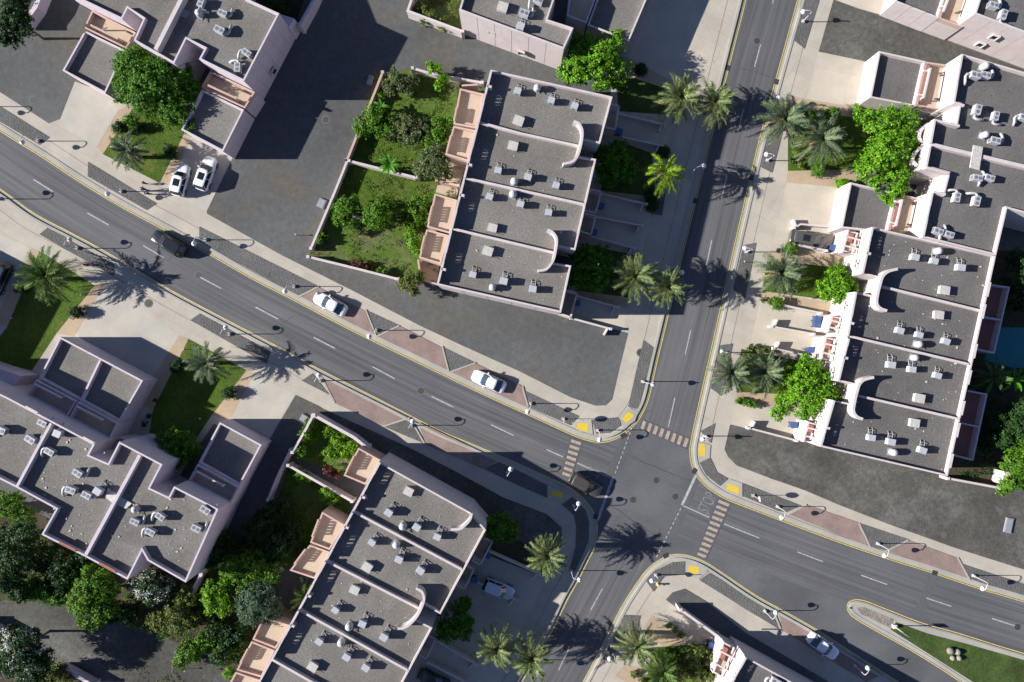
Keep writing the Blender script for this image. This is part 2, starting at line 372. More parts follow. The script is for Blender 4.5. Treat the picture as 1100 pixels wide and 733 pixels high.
patch('pavement', None, W, M['walk'], inner_px('NE', 0, 22, 0.70) + PP([(1350, 690), (1100, 612), (1027, 589), (954, 563), (900, 542), (865, 527), (829, 514.5), (791, 500), (782, 491), (778, 483), (784, 456), (857, 474), (905, 300), (930, 120), (940, 69), (879, 56), (895, 0), (912, -90)]))
patch('pavement', None, W, M['walk'], inner_px('SW', 0, 29, 0.70) + PP([(400, 785), (440, 720), (470, 655), (500, 600), (516, 560), (440, 500), (360, 447), (343, 436), (318, 424), (285, 480), (230, 455), (200, 500), (120, 480), (0, 420), (-120, 360), (-260, 300)]))
patch('pavement', None, W, M['walk'], inner_px('SE', 0, 16, 0.70) + PP([(1050, 800), (900, 800), (600, 800)]))
Z1, Z2, Z3 = 0.108, 0.112, 0.116
patch('driveway', [(81, 88), (113, 100), (128, 118), (104, 158), (63, 134)], Z1, M['drive'])
patch('driveway', [(194, 148), (250, 170), (222, 228), (182, 206), (178, 197)], Z1, M['drive'])
patch('driveway', [(113, 304), (193, 360), (158, 415), (64, 362)], Z1, M['drive'])
patch('driveway', [(272, 402), (318, 424), (283, 481), (240, 456)], Z1, M['drive'])
patch('driveway', [(-60, 225), (33, 267), (0, 332), (-80, 300)], Z1, M['drive'])
patch('driveway', [(706, -20), (768, -20), (729, 90), (676, 62)], Z1, M['drive2'])
patch('driveway', [(879, 56), (933, 67), (922, 116), (866, 107)], Z1, M['drive2'])
patch('driveway', [(845, 197), (905, 201), (893, 268), (830, 262)], Z1, M['drive2'])
patch('driveway', [(817, 323), (885, 337), (872, 380), (805, 372)], Z1, M['drive2'])
patch('driveway', [(790, 431), (842, 438), (856, 472), (785, 455)], Z1, M['drive2'])
patch('driveway', [(893, -30), (964, -30), (948, 17), (897, 3)], Z1, M['drive2'])
for q in ([(664, 124), (722, 137), (714, 160), (666, 147)], [(643, 208), (702, 221), (697, 244), (637, 232)], [(637, 234), (697, 246), (690, 270), (630, 252)], [(618, 318), (674, 332), (670, 356), (612, 341)]):
    patch('driveway', q, Z1, M['drive2'])
patch('driveway', [(524, 597), (585, 622), (572, 655), (507, 630)], Z1, M['drive'])
patch('driveway', [(468, 690), (540, 724), (520, 770), (440, 750)], Z1, M['drive'])
for q in ([(104.5, 158), (111, 165.5), (150, 112), (128, 118)], [(173, 196), (182, 197), (205, 150), (190, 140)], [(25, 285), (34, 267), (43, 270), (8, 352), (-6, 345)], [(102, 307), (114, 304), (80, 362), (60, 358)],
          [(193, 360), (203, 364), (165, 440), (148, 432)], [(265, 398), (273, 402), (247, 452), (225, 445)], [(850, 104), (926, 117), (923, 128), (846, 117)], [(846, 184), (938, 182), (914, 203), (844, 196)],
          [(828, 269), (908, 274), (903, 288), (824, 280)], [(818, 313), (906, 328), (902, 338), (816, 322)], [(792, 421), (846, 424), (842, 439), (789, 430)], [(700, 660), (738, 690), (720, 700), (690, 678)], [(672, 713), (700, 720), (690, 740), (660, 726)],
          [(620, 305), (676, 320), (674, 331), (618, 317)], [(648, 200), (705, 212), (702, 220), (645, 207)], [(668, 60), (735, 95), (738, 103), (664, 76)]):
    patch('paved_path', q, Z2, M['path'])
LAW = M['lawn']; zk = 0.0
for q, mt in (([(111, 166), (146, 112), (210, 120), (188, 165), (172, 197)], LAW), ([(43, 270), (102, 307), (60, 360), (35, 398), (-20, 385), (8, 352)], LAW), ([(203, 364), (265, 398), (228, 446), (205, 480), (160, 470), (165, 440)], LAW),
              ([(846, 118), (940, 129), (945, 150), (940, 182), (846, 184)], LAW), ([(824, 280), (905, 288), (908, 325), (818, 313)], LAW), ([(796, 375), (880, 392), (850, 424), (790, 421)], LAW),
              ([(662, 78), (738, 103), (735, 125), (664, 120)], M['lawn_d']), ([(660, 150), (700, 165), (704, 212), (645, 205)], M['lawn_d']), ([(625, 262), (680, 274), (676, 320), (618, 312)], M['lawn_d']),
              ([(405, 80), (443, 74), (520, 91), (494, 195), (470, 305), (427, 299), (332, 276), (373, 175)], M['drygarden']), ([(376, 176), (447, 191), (466, 205), (455, 245), (400, 232), (352, 224)], LAW), ([(395, 140), (480, 160), (470, 190), (378, 168)], LAW),
              ([(440, -20), (500, -20), (497, 32), (440, 12)], M['drygarden']), ([(338, 447), (385, 476), (372, 512), (312, 490)], M['drygarden']), ([(310, 500), (380, 540), (330, 620), (280, 600)], M['lawn_d']),
              ([(700, 695), (780, 690), (775, 760), (690, 760)], M['drygarden']), ([(1056, 270), (1140, 270), (1140, 530), (1012, 512)], M['soil']), ([(345, 438), (440, 481), (487, 505), (540, 534), (587, 552), (603, 566), (604, 580), (592, 600), (522, 578), (508, 545), (393, 482), (337, 447)], M['lot_b']),
              ([(525, 572), (596, 592), (585, 620), (524, 596)], M['soil']), ([(-60, 505), (60, 560), (210, 622), (280, 560), (300, 640), (240, 740), (190, 690), (90, 650), (-60, 640)], M['soil']), ([(-60, 640), (90, 650), (190, 690), (250, 720), (255, 800), (-60, 800)], M['lot_b']), ([(-60, 660), (20, 690), (100, 733), (60, 800), (-60, 800)], M['soil']), ([(268, -20), (334, -20), (318, 24), (282, 22)], M['soil']),
              ([(895, 0), (1100, 76), (1100, 100), (1030, 70), (940, 69), (879, 56)], M['lot_b']), ([(784, 456), (857, 474), (1017, 512), (1140, 540), (1140, 625), (1100, 612), (1027, 589), (954, 563), (900, 542), (865, 527), (829, 514.5), (791, 500), (782, 491), (778, 483)], M['lot_b'])):
    zk = zk + .001
    patch({LAW: 'lawn', M['lawn_d']: 'lawn'}.get(mt, 'garden_ground' if mt in (M['drygarden'], M['soil']) else 'gravel_lot'), q, .114 + zk, mt)
patch('pool_water', [(1070, 352), (1120, 352), (1120, 396), (1085, 395), (1056, 387)], 0.16, M['water'])
for q in ([(-40, 90), (11, 121), (54, 148), (43, 156), (-40, 107)], [(95, 174), (169, 219), (158, 226), (95, 190)], [(214.5, 243.6), (341, 307), (321, 318), (214.5, 260)], [(393, 333), (428, 349), (404, 361)], [(474.5, 372), (511, 390), (482, 399)],
          [(562, 419), (622, 447), (613, 457), (567, 437)], [(636, 451), (665, 448), (667, 457), (655, 465), (640, 466)], [(691, 365.5), (703, 374.5), (685.5, 440), (674.5, 437), (683.6, 396)], [(43, 252), (53, 244), (80, 261), (123, 284), (123, 297), (85, 276)],
          [(205, 344), (215, 337), (291, 378), (287, 391)], [(324.5, 409), (336, 401), (353.6, 424)], [(412, 458), (440, 450), (457, 477)], [(519, 503), (537, 496), (588, 521), (588, 535), (545, 516)], [(603.6, 542), (616, 533), (629, 547), (633, 562), (632, 582), (618, 613), (611, 613), (618, 589), (619, 565), (616, 553)],
          [(864, -20), (886, -20), (863.6, 53), (852, 43.6)], [(832, 110), (848, 112), (829, 186), (817, 180)], [(798, 263.6), (812, 261), (800, 321), (787, 311)], [(773, 371), (787, 369), (774.5, 425.5), (763, 417)], [(768, 454.5), (763.6, 476), (752, 463)], [(751, 497), (763, 492), (770, 507), (782, 514), (773, 522), (758, 510)],
          [(798, 519), (860, 543), (844.5, 550), (836, 549), (798, 533)], [(923.6, 562), (974.5, 579), (951, 591), (934.5, 587)], [(1033, 605.5), (1140, 641), (1140, 652), (1041, 623)], [(702, 635.5), (693.6, 623.6), (703.6, 612.7), (722, 603.6), (735.5, 602.7), (735.5, 617), (713, 619)],
          [(762, 615), (829, 656), (836, 675.5), (751, 623)], [(730, 87), (742, 92), (736, 120), (724, 118)], [(706, 195), (716, 199), (711, 232), (700, 230)], [(668, 660), (688, 661), (680, 690), (658, 690)], [(650, 693), (662, 696), (660, 712), (648, 708)]):
    zk += .0005; patch('stone_bed', q, .116+zk, M['bed'])
patch('gravel_lot', [(715, 644), (722, 636), (735, 632), (760, 647), (800, 679), (900, 738), (873, 738), (780, 690), (731, 656)], zk+.118, M['lot'])
for q in ([(322, 319), (343, 309), (392, 334), (402, 360)], [(407, 362), (429, 350), (474, 373), (481, 399)], [(485, 400), (512, 391), (560, 414), (566, 438)], [(345, 402), (438, 448), (411, 457), (360, 433), (353, 422)], [(449, 453), (536, 494), (518, 503), (458, 478)],
          [(848, 553), (866, 542), (921, 561), (932, 587)], [(953, 592), (975, 580), (1027, 599), (1039, 622)], [(836, 657), (872, 678), (948, 724), (930, 732), (840, 677)]):
    zk += .0005; patch('brick_paving', q, .116+zk, M['brick'])
# pale edging strips between beds and brick bays
m = MB()
for a, b in (((343, 308), (321, 319)), ((393, 333), (404, 361)), ((429, 350), (404, 362)), ((475, 372), (482, 399)), ((511, 390), (483, 400)), ((561, 415), (567, 437)), ((866, 542), (846, 553)), ((922, 562), (934, 587)), ((975, 580), (951, 592)), ((1028, 599), (1041, 623)), ((440, 449), (412, 458)), ((442, 452), (457, 478)), ((344, 402), (360, 433)), ((830, 655), (839, 678))):
    m.wall(PP([a, b]), 0.22, 0.09, 0.20)
struct(m.build('edging_strip', M['kerb']))
for q, t in (([(614, 454), (635, 451), (637, 467), (622, 463)], [(621, 454), (632, 455), (631, 464), (619, 461)]), ([(664, 447), (676, 438), (685, 442), (682, 452), (670, 460)], [(668, 450), (675, 442), (681, 446), (673, 455)]), ([(750, 474), (763, 478), (762, 492), (751, 496)], [(750.5, 477), (757, 477), (757, 490), (750, 490)]),
             ([(783, 514), (797, 519), (797, 534), (775, 524)], [(781, 519), (794, 524), (793, 531), (780, 525.5)]), ([(736, 602), (757, 608), (760, 614), (750, 622), (736, 617)], [(740, 607), (751, 609), (749, 617), (739, 614)]), ([(588, 520), (615, 532), (603, 542), (588, 535)], [(594, 526), (605, 529), (604, 536), (592, 531)])):
    patch('ramp_paving', q, .17, M['kerb']); patch('tactile_paving', t, .176, M['tactile'])

# median island
top = smooth(PP([(911, 653), (914, 647), (927, 646.5), (954.5, 657), (991, 671), (1027, 681), (1063.6, 692.5), (1100, 703.5), (1300, 762)]), 5)
bot = smooth(PP([(911, 653), (916, 661), (936, 673.6), (973, 694), (1009, 716), (1036, 734), (1120, 790)]), 5)
isl = bot + list(reversed(top))[:-1]
m = MB(); m.prism(isl, -0.1, 0.10); struct(m.build('median_island', M['kerb']))
def ins(pl, d): return offset(pl, d)
m = MB(); m.strip(offset(top, -0.12), offset(top, -0.45), 0.0, 0.14); m.strip(offset(bot, 0.12), offset(bot, 0.45), 0.0, 0.14); struct(m.build('kerb', M['kerb']))
m = MB(); a = offset(top, 0.10); b = offset(top, 0.22); m.band(b[:], a[:], 0.013); a = offset(bot, -0.22); b = offset(bot, -0.10); m.band(b, a, 0.013); struct(m.build('yellow_edge_line', M['yellow']))
patch('stone_bed', [(918, 652), (928, 651), (962, 664), (963, 680), (957, 678), (922, 659)], 0.108, M['kerb'])
patch('stone_bed', [(920, 652.5), (928, 652), (960, 665), (957, 675), (924, 659)], 0.113, ground_mat('pale_stones', (0.24, 0.215, 0.18), 0.5, 0.3, 4, 0.35, grain=9, bmp=0.04))
patch('lawn', [(962, 668), (995, 680), (1040, 692), (1100, 709), (1250, 753), (1150, 790), (1044, 732), (1000, 704), (956, 676)], 0.112, M['lawn_d'])

# painted markings
m = MB()
def seg(a, b, w=0.13, z=0.020): m.band(offset(PP([a, b]), w/2), offset(PP([a, b]), -w/2), z)
def seg_(mm, a, b, w, z):
    p = PP([a, b]); mm.band(offset(p, -w/2), offset(p, w/2), z)
seg = lambda a, b, w=0.15, z=0.020: seg_(m, a, b, w, z)
for a, b in (((36, 193), (57, 206)), ((94, 229), (117, 242)), ((154, 264), (176, 277)), ((215, 298), (237.5, 310)), ((274.5, 330), (299, 343)), ((337, 362.5), (360, 374.5)), ((400, 394), (424, 407)), ((463.6, 426), (487, 437.5)), ((527.6, 456.5), (552, 468)), ((587, 483), (605, 491)), ((620, 497.5), (658, 514)),
             ((733, 543), (762, 556)), ((778, 563), (815.5, 578)), ((856.5, 593), (884, 603.5)), ((925, 618), (953, 628)), ((995, 642.5), (1022, 651.5)), ((1065.6, 664.5), (1092, 673)), ((832, -8), (830, 4)), ((817, 48), (810.5, 72)), ((798.5, 117), (793, 141)), ((781, 187.5), (775, 214)), ((764.5, 258), (759, 285)), ((742, 355), (736, 381)), ((725, 427.5), (718, 459)), ((647, 632.5), (634.5, 655.5)), ((611, 697), (600, 720))):
    seg(a, b)
seg((658.5, 513), (642, 559), 0.36); seg((747.5, 511), (732.5, 543), 0.36)
def dash(a, b, n):
    for k in range(n):
        t0 = k/n; t1 = t0+0.55/n
        seg((a[0]+(b[0]-a[0])*t0, a[1]+(b[1]-a[1])*t0), (a[0]+(b[0]-a[0])*t1, a[1]+(b[1]-a[1])*t1), 0.13)
dash((679, 459), (660, 511), 10); dash((731.5, 546), (704, 601), 11)
struct(m.build('lane_marking', M['white']))
for A, B, C, D, n in (((612.5, 470), (626.5, 475), (613.5, 515), (602, 511), 7), ((690, 450), (686, 461), (738, 483), (742, 471), 8), ((771, 535), (786, 541), (758.5, 602), (746.5, 597), 11)):
    lerp = lambda p, q, t: (p[0]+(q[0]-p[0])*t, p[1]+(q[1]-p[1])*t)
    patch('crossing', [A, B, C, D], 0.018, M['crossdark'])
    m = MB()
    for k in range(n):
        t0 = (k+0.22)/n; t1 = (k+0.74)/n
        l0, l1 = lerp(A, D, t0), lerp(A, D, t1); r0, r1 = lerp(B, C, t0), lerp(B, C, t1)
        m.sheet(PP([lerp(l0, r0, .12), lerp(l0, r0, .88), lerp(l1, r1, .88), lerp(l1, r1, .12)]), 0.022)
    struct(m.build('crossing_stripe', M['cream']))
def road_text(s, px, py, ang, w, ln):
    cu = bpy.data.curves.new('road_text', 'FONT'); cu.body = s; cu.align_x = 'CENTER'; cu.align_y = 'CENTER'; cu.size = 1.0
    ob = bpy.data.objects.new('tmp', cu); COL.objects.link(ob)
    dg = bpy.context.evaluated_depsgraph_get(); me = bpy.data.meshes.new_from_object(ob.evaluated_get(dg)); bpy.data.objects.remove(ob)
    o = bpy.data.objects.new('road_lettering', me); COL.objects.link(o); me.materials.clear(); me.materials.append(M['white'])
    bw = max(v.co.x for v in me.vertices)-min(v.co.x for v in me.vertices); bh = max(v.co.y for v in me.vertices)-min(v.co.y for v in me.vertices)
    x, y = P(px, py); o.location = (x, y, 0.024); o.rotation_euler = (0, 0, ang); me.materials[0] = M['worn']; o.scale = (w/bw, ln/bh, 1); struct(o)
road_text('STOP', 760.5, 540.5, math.radians(63), 2.7, 1.7)
road_text('STOP', 634.5, 513, math.radians(-117), 2.7, 1.7)

m = MB()
for a, b, w in (((1003, 619), (986, 662), 1.3),): seg_(m, a, b, w, .0085)
struct(m.build('asphalt_patch', plain('asphalt_patch', (0.092, 0.093, 0.097), 0.9, var=0.15)))
m = MB()
for a, b, w in (((673, 489), (724, 510), .12), ((656, 544), (712, 581), .12), ((724, 510), (741, 517), .08), ((795, 73), (835, 84), .10), ((700, 440), (640, 470), .08), ((300, 350), (318, 338), .07), ((180, 280), (195, 262), .07)):
    nn = 8; jit = [(a[0]+(b[0]-a[0])*i/nn+R.uniform(-.9, .9), a[1]+(b[1]-a[1])*i/nn+R.uniform(-.9, .9)) for i in range(nn+1)]; q = smooth(PP(jit), 3); m.band(offset(q, -w/2), offset(q, w/2), .0095)
struct(m.build('crack_seal', plain('crack_seal', (0.065, 0.065, 0.067), 0.8, var=0.3)))
m = MB()
for key in ('NW', 'NE', 'SW', 'SE'):
    c = EDGE[key]; sd_ = SIDE[key]
    a, b = offset(c, sd_*2.27), offset(c, sd_*2.32)
    if sd_ > 0: a, b = b, a
    m.band(a, b, .1103)
struct(m.build('pavement_joint', plain('joint_dirt', (0.12, 0.11, 0.10), 0.9)))
# covers and drains in the ground
proto_mh = thing('manhole_cover', '', 'manhole', group='manhole covers'); k_ = MB(); k_.lathe([(0.42, 0), (0.42, 0.012), (0.30, 0.018)], seg=20); k_.build('cover', M['manhole'], proto_mh, world=False)
k_ = MB(); a = [(0.58*math.cos(i*.314), 0.58*math.sin(i*.314)) for i in range(20)]; b = [(0.43*math.cos(i*.314), 0.43*math.sin(i*.314)) for i in range(20)]; k_.strip(b, a, 0, 0.008, True); k_.build('ring', M['manring'], proto_mh, world=False)
for px, py, z, lab in ((813, 44, .006, 'round manhole cover in the cross street near a dash, top of the photo'), (705, 516, .006, 'smaller round manhole cover in the upper middle of the junction'), (725.5, 533.6, .006, 'round manhole cover in the junction beside the right stop line'), (680, 537, .006, 'faint manhole cover in the junction beside the lamp shadow'),
                       (452, 420, .006, 'round manhole cover in the main road near the parked silver sedan'), (213, 296, .006, 'round manhole cover at the start of a lane dash behind the black car'), (160, 326, .114, 'dark manhole cover in the pale driveway below the palm shadow'), (1072, 583, .116, 'dark manhole cover in the gravel lot by a grey slab'), (1093, 673.6, .006, 'manhole cover on the centre dash at the right edge'),
                       (35.5, 108, .104, 'manhole cover in the grey lot beside the upper left garage'), (350, 129, .104, 'ringed manhole cover in the lot at the tip of the villa shadow'), (688, 379, .124, 'reddish manhole cover at the edge of the stone bed by the cross street')):
    x, y = P(px, py); place(proto_mh, (x, y, z), 0, lab)
proto_dr = thing('drain_grate', '', 'drain', group='kerb drains'); k_ = MB(); k_.box(0, 0, .012, .72, .6, .024)
k_.build('grate', M['manhole'], proto_dr, world=False); k_ = MB()
for i in range(5): k_.box(-.28+i*.14, 0, .030, .05, .5, .012)
k_.build('bar', M['dark'], proto_dr, world=False)
for px, py, ang, lab in ((781.5, 73, 76, 'drain grate at the left kerb of the cross street, topmost'), (834, 88, 76, 'drain grate at the right kerb of the cross street above the big palms'), (807, 191, 76, 'drain grate at the right kerb in the palm crown shadow'), (747, 216, 76, 'drain grate at the left kerb below the coconut palm'), (669.5, 468, 30, 'drain grate at the rounded corner left of the upper crossing'), (640, 555, 70, 'drain grate in shade at the corner below the dark car'), (715, 597, 30, 'drain grate at the rounded corner of the lower right block'), (746, 506, 60, 'drain grate at the corner beside the right stop line'), (1004, 615.5, -18, 'drain grate at the kerb below the red brick bay on the right')):
    x, y = P(px, py); place(proto_dr, (x, y, 0.012), math.radians(ang), lab)

# ------------------------------------------------------------------ buildings
def ring(mb, poly, t, z0, z1):
    p = ccw(poly); mb.strip(p, offset(p, t, True), z0, z1, True); mb.f = mb.f
def block(t, px, top, deck, roofmat, wallmat='stucco', thick=0.21, trim=None):
    poly = ccw(PP(px, top))
    m = MB(); m.prism(poly, 0.06, deck); m.build('wall', M[wallmat], t)
    m = MB(); m.strip(offset(poly, thick, True), poly, deck, top, True); m.build('parapet', M[trim or wallmat], t)
    m = MB(); m.sheet(offset(poly, thick-0.02, True), deck+0.025); m.build('roof', M[roofmat], t)
    return poly
def pwall(t, name, px, z0, z1, thick=0.28, mat='stucco', sm=0, ref=None):
    pts = PP(px, ref if ref is not None else z1)
    if sm: pts = smooth(pts, sm)
    m = MB(); m.wall(pts, thick, z0, z1); return m.build(name, M[mat], t)
def terrace(t, px, zf=3.55, zt=4.1, mat='pink', wm=None):
    poly = ccw(PP(px, zt)); m = MB(); m.prism(poly, 0.06, zf); m.build('terrace_wall', M[wm or mat], t)
    m = MB(); m.sheet(offset(poly, 0.05, True), zf+0.02); m.build('terrace_floor', M['floor'], t)
    q = offset(poly, 0.2, True); m = MB(); m.strip(q, poly, zf, zt, True); m.build('terrace_parapet', M[mat], t)
def screen(t, p0, p1, z0, z1, ref, rows=2, cols=3, mat='stucco'):     # breeze-block screen of open rings between two points
    a = Vector((*P(*p0, ref), 0)); b = Vector((*P(*p1, ref), 0)); d = (b-a); L = d.length; d.normalize()
    m = MB(); r = min(L/cols, (z1-z0)/rows)/2
    for i in range(cols):
        for j in range(rows):
            c = a + d*((i+.5)*L/cols); cz = z0+(j+.5)*(z1-z0)/rows
            m.tube([(c.x+d.x*r*.9*math.cos(k*math.pi/5), c.y+d.y*r*.9*math.cos(k*math.pi/5), cz+r*.9*math.sin(k*math.pi/5)) for k in range(11)], 0.075, 5, False)
    return m.build('breeze_block_screen', M[mat], t)
def front_high(t, p0, p1, lows, z0, z1, ref, mat='stucco'):   # raised parapet with screened openings at fractions (a,b)
    L = lambda f: (p0[0]+(p1[0]-p0[0])*f, p0[1]+(p1[1]-p0[1])*f)
    fr = 0.0
    for a, b in lows + [(1.0, 1.0)]:
        if a > fr:
            m = MB(); m.wall(PP([L(fr), L(a)], ref), 0.26, z0, z1); m.build('front_parapet', M[mat], t)
        if b > a:
            screen(t, L(a), L(b), z0-.12, z1-.12, ref)
            m = MB(); m.wall(PP([L(a), L(b)], ref), 0.2, z1-.11, z1-.01); m.build('screen_rail', M[mat], t)
        fr = b
def centre(px, h=6.6):
    p = PP(px, h); return (sum(a[0] for a in p)/len(p), sum(a[1] for a in p)/len(p), 0.0)
def joints(t, p0, p1, n, z0, z1, ref):           # vertical panel joints on a long wall
    a, b = P(*p0, ref), P(*p1, ref); m = MB(); d = (b[0]-a[0], b[1]-a[1]); ang = math.atan2(d[1], d[0])
    for i in range(1, n):
        f = i/n; m.box(a[0]+d[0]*f, a[1]+d[1]*f, (z0+z1)/2, 0.05, 0.03, z1-z0, ang)
    m.build('panel_joint', M['pink'], t)
GT, GD = 3.85, 3.2
TOP, DECK, HI = 7.6, 7.0, 8.1; DK = {'D': DECK}

# central terrace
D_out = [(527, 75), (658, 104), (644.5, 154.5), (625, 150), (620, 167), (640.5, 171), (618, 269), (598, 264.5), (594, 282), (613.6, 285.5), (602.7, 336), (469, 306)]
tD = thing('terraced_house', 'central row of four flat-roofed houses with pink terraces and a walled garden', 'building', centre(D_out))
block(tD, D_out, TOP, DECK, 'roof')
for px in ([(515, 131.5), (560, 143.6), (622, 157)], [(500.5, 191.5), (629, 220)], [(487, 246), (594.5, 271.5)]): pwall(tD, 'party_wall', px, DECK, TOP+0.03)
for px in ([(616, 130.5), (622, 133), (625.5, 141), (624.5, 153), (621, 166), (615, 173.5), (605, 176)], [(588, 247), (594, 250), (598, 257), (597, 268), (594, 280), (587, 289), (578, 291)]): pwall(tD, 'curved_screen', px, DECK, DECK+1.35, 0.3, sm=4)
ed = lambda f: (527.8+(470-527.8)*f, 75.5+(306-75.5)*f)
for i, (a, b) in enumerate(((0.0, .245), (.255, .50), (.515, .735), (.75, .985))):
    front_high(tD, ed(a), ed(b), [(.42, .62)], TOP, HI, HI)
    q = ed(a+(b-a)*(.75 if i % 2 else .30)); pwall(tD, 'pier', [q, (q[0]+4.5, q[1]+1)], DECK, HI, .3)
for px in ([(494, 95), (520, 101), (511.5, 138), (487, 133.5)], [(487, 135.5), (511, 140), (503, 173.5), (478, 166)], [(467, 208), (491, 215), (483.5, 251), (458.5, 244)], [(458, 246.5), (483, 253), (473, 284), (450, 277)]): terrace(tD, px)
for px in ([(490.5, 115), (487.5, 130)], [(484, 146), (480, 162)], [(464, 221), (460, 238)], [(456, 253), (452, 270)]): screen(tD, px[0], px[1], 4.1, 4.5, 4.3, 2, 6, 'pink'); pwall(tD, 'screen_rail', [px[0], px[1]], 4.5, 4.58, .2, 'pink')
pwall(tD, 'patio_wall', [(471, 306), (452, 300), (449, 279)], 0.06, 2.0, .2, 'pink'); pwall(tD, 'patio_wall', [(496, 92), (513, 91)], 0.06, 2.6, .22, 'pink')
for q in ([(452, 280), (472, 286), (469, 305), (452, 299)], [(478, 170), (501, 176), (490, 213), (468, 207)]): m = MB(); m.sheet(PP(q), .15); m.build('patio_floor', M['floor'], tD)
def entry(t, px, mat='stucco'):                      # open porch frame: two walls, beams
    p = PP(px, 3.0); m = MB()
    m.wall([p[0], p[1]], .22, .06, 3.0); m.wall([p[1], p[2]], .22, 2.6, 3.0); m.wall([p[3], p[2]], .22, .06, 3.0); m.build('porch_frame', M[mat], t)
    m = MB(); m.sheet(p, 0.15); m.build('porch_floor', M['floor'], t)
for px in ([(653, 111), (665, 114), (661, 139), (648, 136)], [(634, 203), (646, 206), (640, 229), (628, 226)], [(628, 229), (640, 232), (635, 252), (622, 248)], [(609, 312), (620, 315), (613, 341), (601, 337)]): entry(tD, px)

# right terrace
TOP, DECK, HI = 6.2, 5.6, 6.65; DK['G'] = DECK
G_out = [(937, 244), (1070, 274.5), (1018, 512), (881, 480), (895.5, 430), (916, 434), (920, 414), (900, 409.5), (919, 313.6), (940, 318), (945, 299), (926, 294.5)]
tG = thing('terraced_house', 'right-hand row of four flat-roofed houses above the brown gravel lot', 'building', centre(G_out))
block(tG, G_out, TOP, DECK, 'roofd')
for px in ([(948, 308), (1056, 334.5)], [(913.5, 361.5), (1041, 391.5)], [(923, 425.5), (1031, 450.5)]): pwall(tG, 'party_wall', px, DECK, TOP+.03)
for px in ([(964.5, 289), (955, 291.5), (948.5, 297), (945.5, 306), (943, 316), (942, 326), (946, 331.5), (953, 334)], [(939, 405.5), (929, 408), (923.5, 413), (920.5, 422), (918, 433), (917, 442), (921, 448), (927, 450.5)]): pwall(tG, 'curved_screen', px, DECK, DECK+1.35, .34, sm=4)
for a, b, w in (((937.5, 245), (926.8, 294), .55), ((919.8, 314), (911, 361), .7), ((912, 364), (901, 409), .45), ((896.3, 430.5), (882, 479), .6)):
    lo = [(.18, .42)] if w == .55 or w == .45 else [(.55, .8)]
    front_high(tG, a, b, lo, TOP, HI, HI)
    q = (a[0]+(b[0]-a[0])*w, a[1]+(b[1]-a[1])*w); pwall(tG, 'pier', [q, (q[0]+4, q[1]+1)], DECK, HI, .3)
def front_porch(t, px):                          # single-storey pink front with an open pergola frame of beams over it
    terrace(t, px, 2.9, 3.3, mat='stucco'); p = px; m = MB()
    L = lambda u, v, f: (u[0]+(v[0]-u[0])*f, u[1]+(v[1]-u[1])*f)
    for f in (.08, .5, .92):
        m.wall(PP([L(p[0], p[1], f), L(p[3], p[2], f)], 4.2), .16, 3.95, 4.15)
    for f in (.3, .72): m.wall(PP([L(p[0], p[3], f), L(p[1], p[2], f)], 4.3), .2, 4.156, 4.33)
    for u in ((p[0], p[1], .08), (p[0], p[1], .92), (p[3], p[2], .08), (p[3], p[2], .92)):
        x, y = P(*L(*u), 4.1); q = MB(); q.box(x, y, 3.44, .18, .18, 1.04); q.build('pergola_post', M['stucco'], t)
    m.build('pergola', M['stucco'], t)
    m = MB(); a, b, c, d = [L(L(p[0], p[1], u), L(p[3], p[2], u), v) for u, v in ((.12, .12), (.12, .5), (.88, .5), (.88, .12))]
    m.prism(PP([a, b, c, d], 3.4), 2.9, 3.4); m.build('planter', M['rust'], t)
for px in ([(910, 247), (933, 253), (928, 276), (904, 270)], [(893, 339), (914, 344), (910, 361), (888, 356)], [(886, 362), (909, 367), (904, 391), (881, 385)], [(867, 453), (891, 459), (886, 479), (862, 474)]): front_porch(tG, px)
for px in ([(1064, 306), (1084, 309), (1068, 379), (1049, 375)], [(1040, 420), (1060, 424), (1045, 494), (1024, 489)]):
    poly = PP(px, 3.2); m = MB(); m.prism(poly, 2.9, 3.1); m.build('balcony_floor', M['rust'], tG)
    pts = [px[0], px[1], px[2], px[3]]; pwall(tG, 'balcony_rail', pts, 3.102, 4.1, .2, ref=4.1)
    mid = [((px[0][0]+px[3][0])/2, (px[0][1]+px[3][1])/2), ((px[1][0]+px[2][0])/2, (px[1][1]+px[2][1])/2)]; pwall(tG, 'balcony_divider', mid, 3.104, 4.2, .2, ref=4.1)
    for q in (px[1], px[2]): x, y = P(*q, 3.0); m = MB(); m.box(x-.1, y, 1.48, .25, .25, 2.84); m.build('balcony_post', M['stucco'], tG)
for i, f in enumerate((.12, .22, .40, .52, .66, .76, .90)):     # raised caps on the rear parapet
    a = (1069.2+(1018-1069.2)*f, 275+(511-275)*f); b = (1069.2+(1018-1069.2)*(f+.065), 275+(511-275)*(f+.065)); pwall(tG, 'parapet_cap', [a, b], TOP, TOP+.45, .4, ref=TOP+.4)

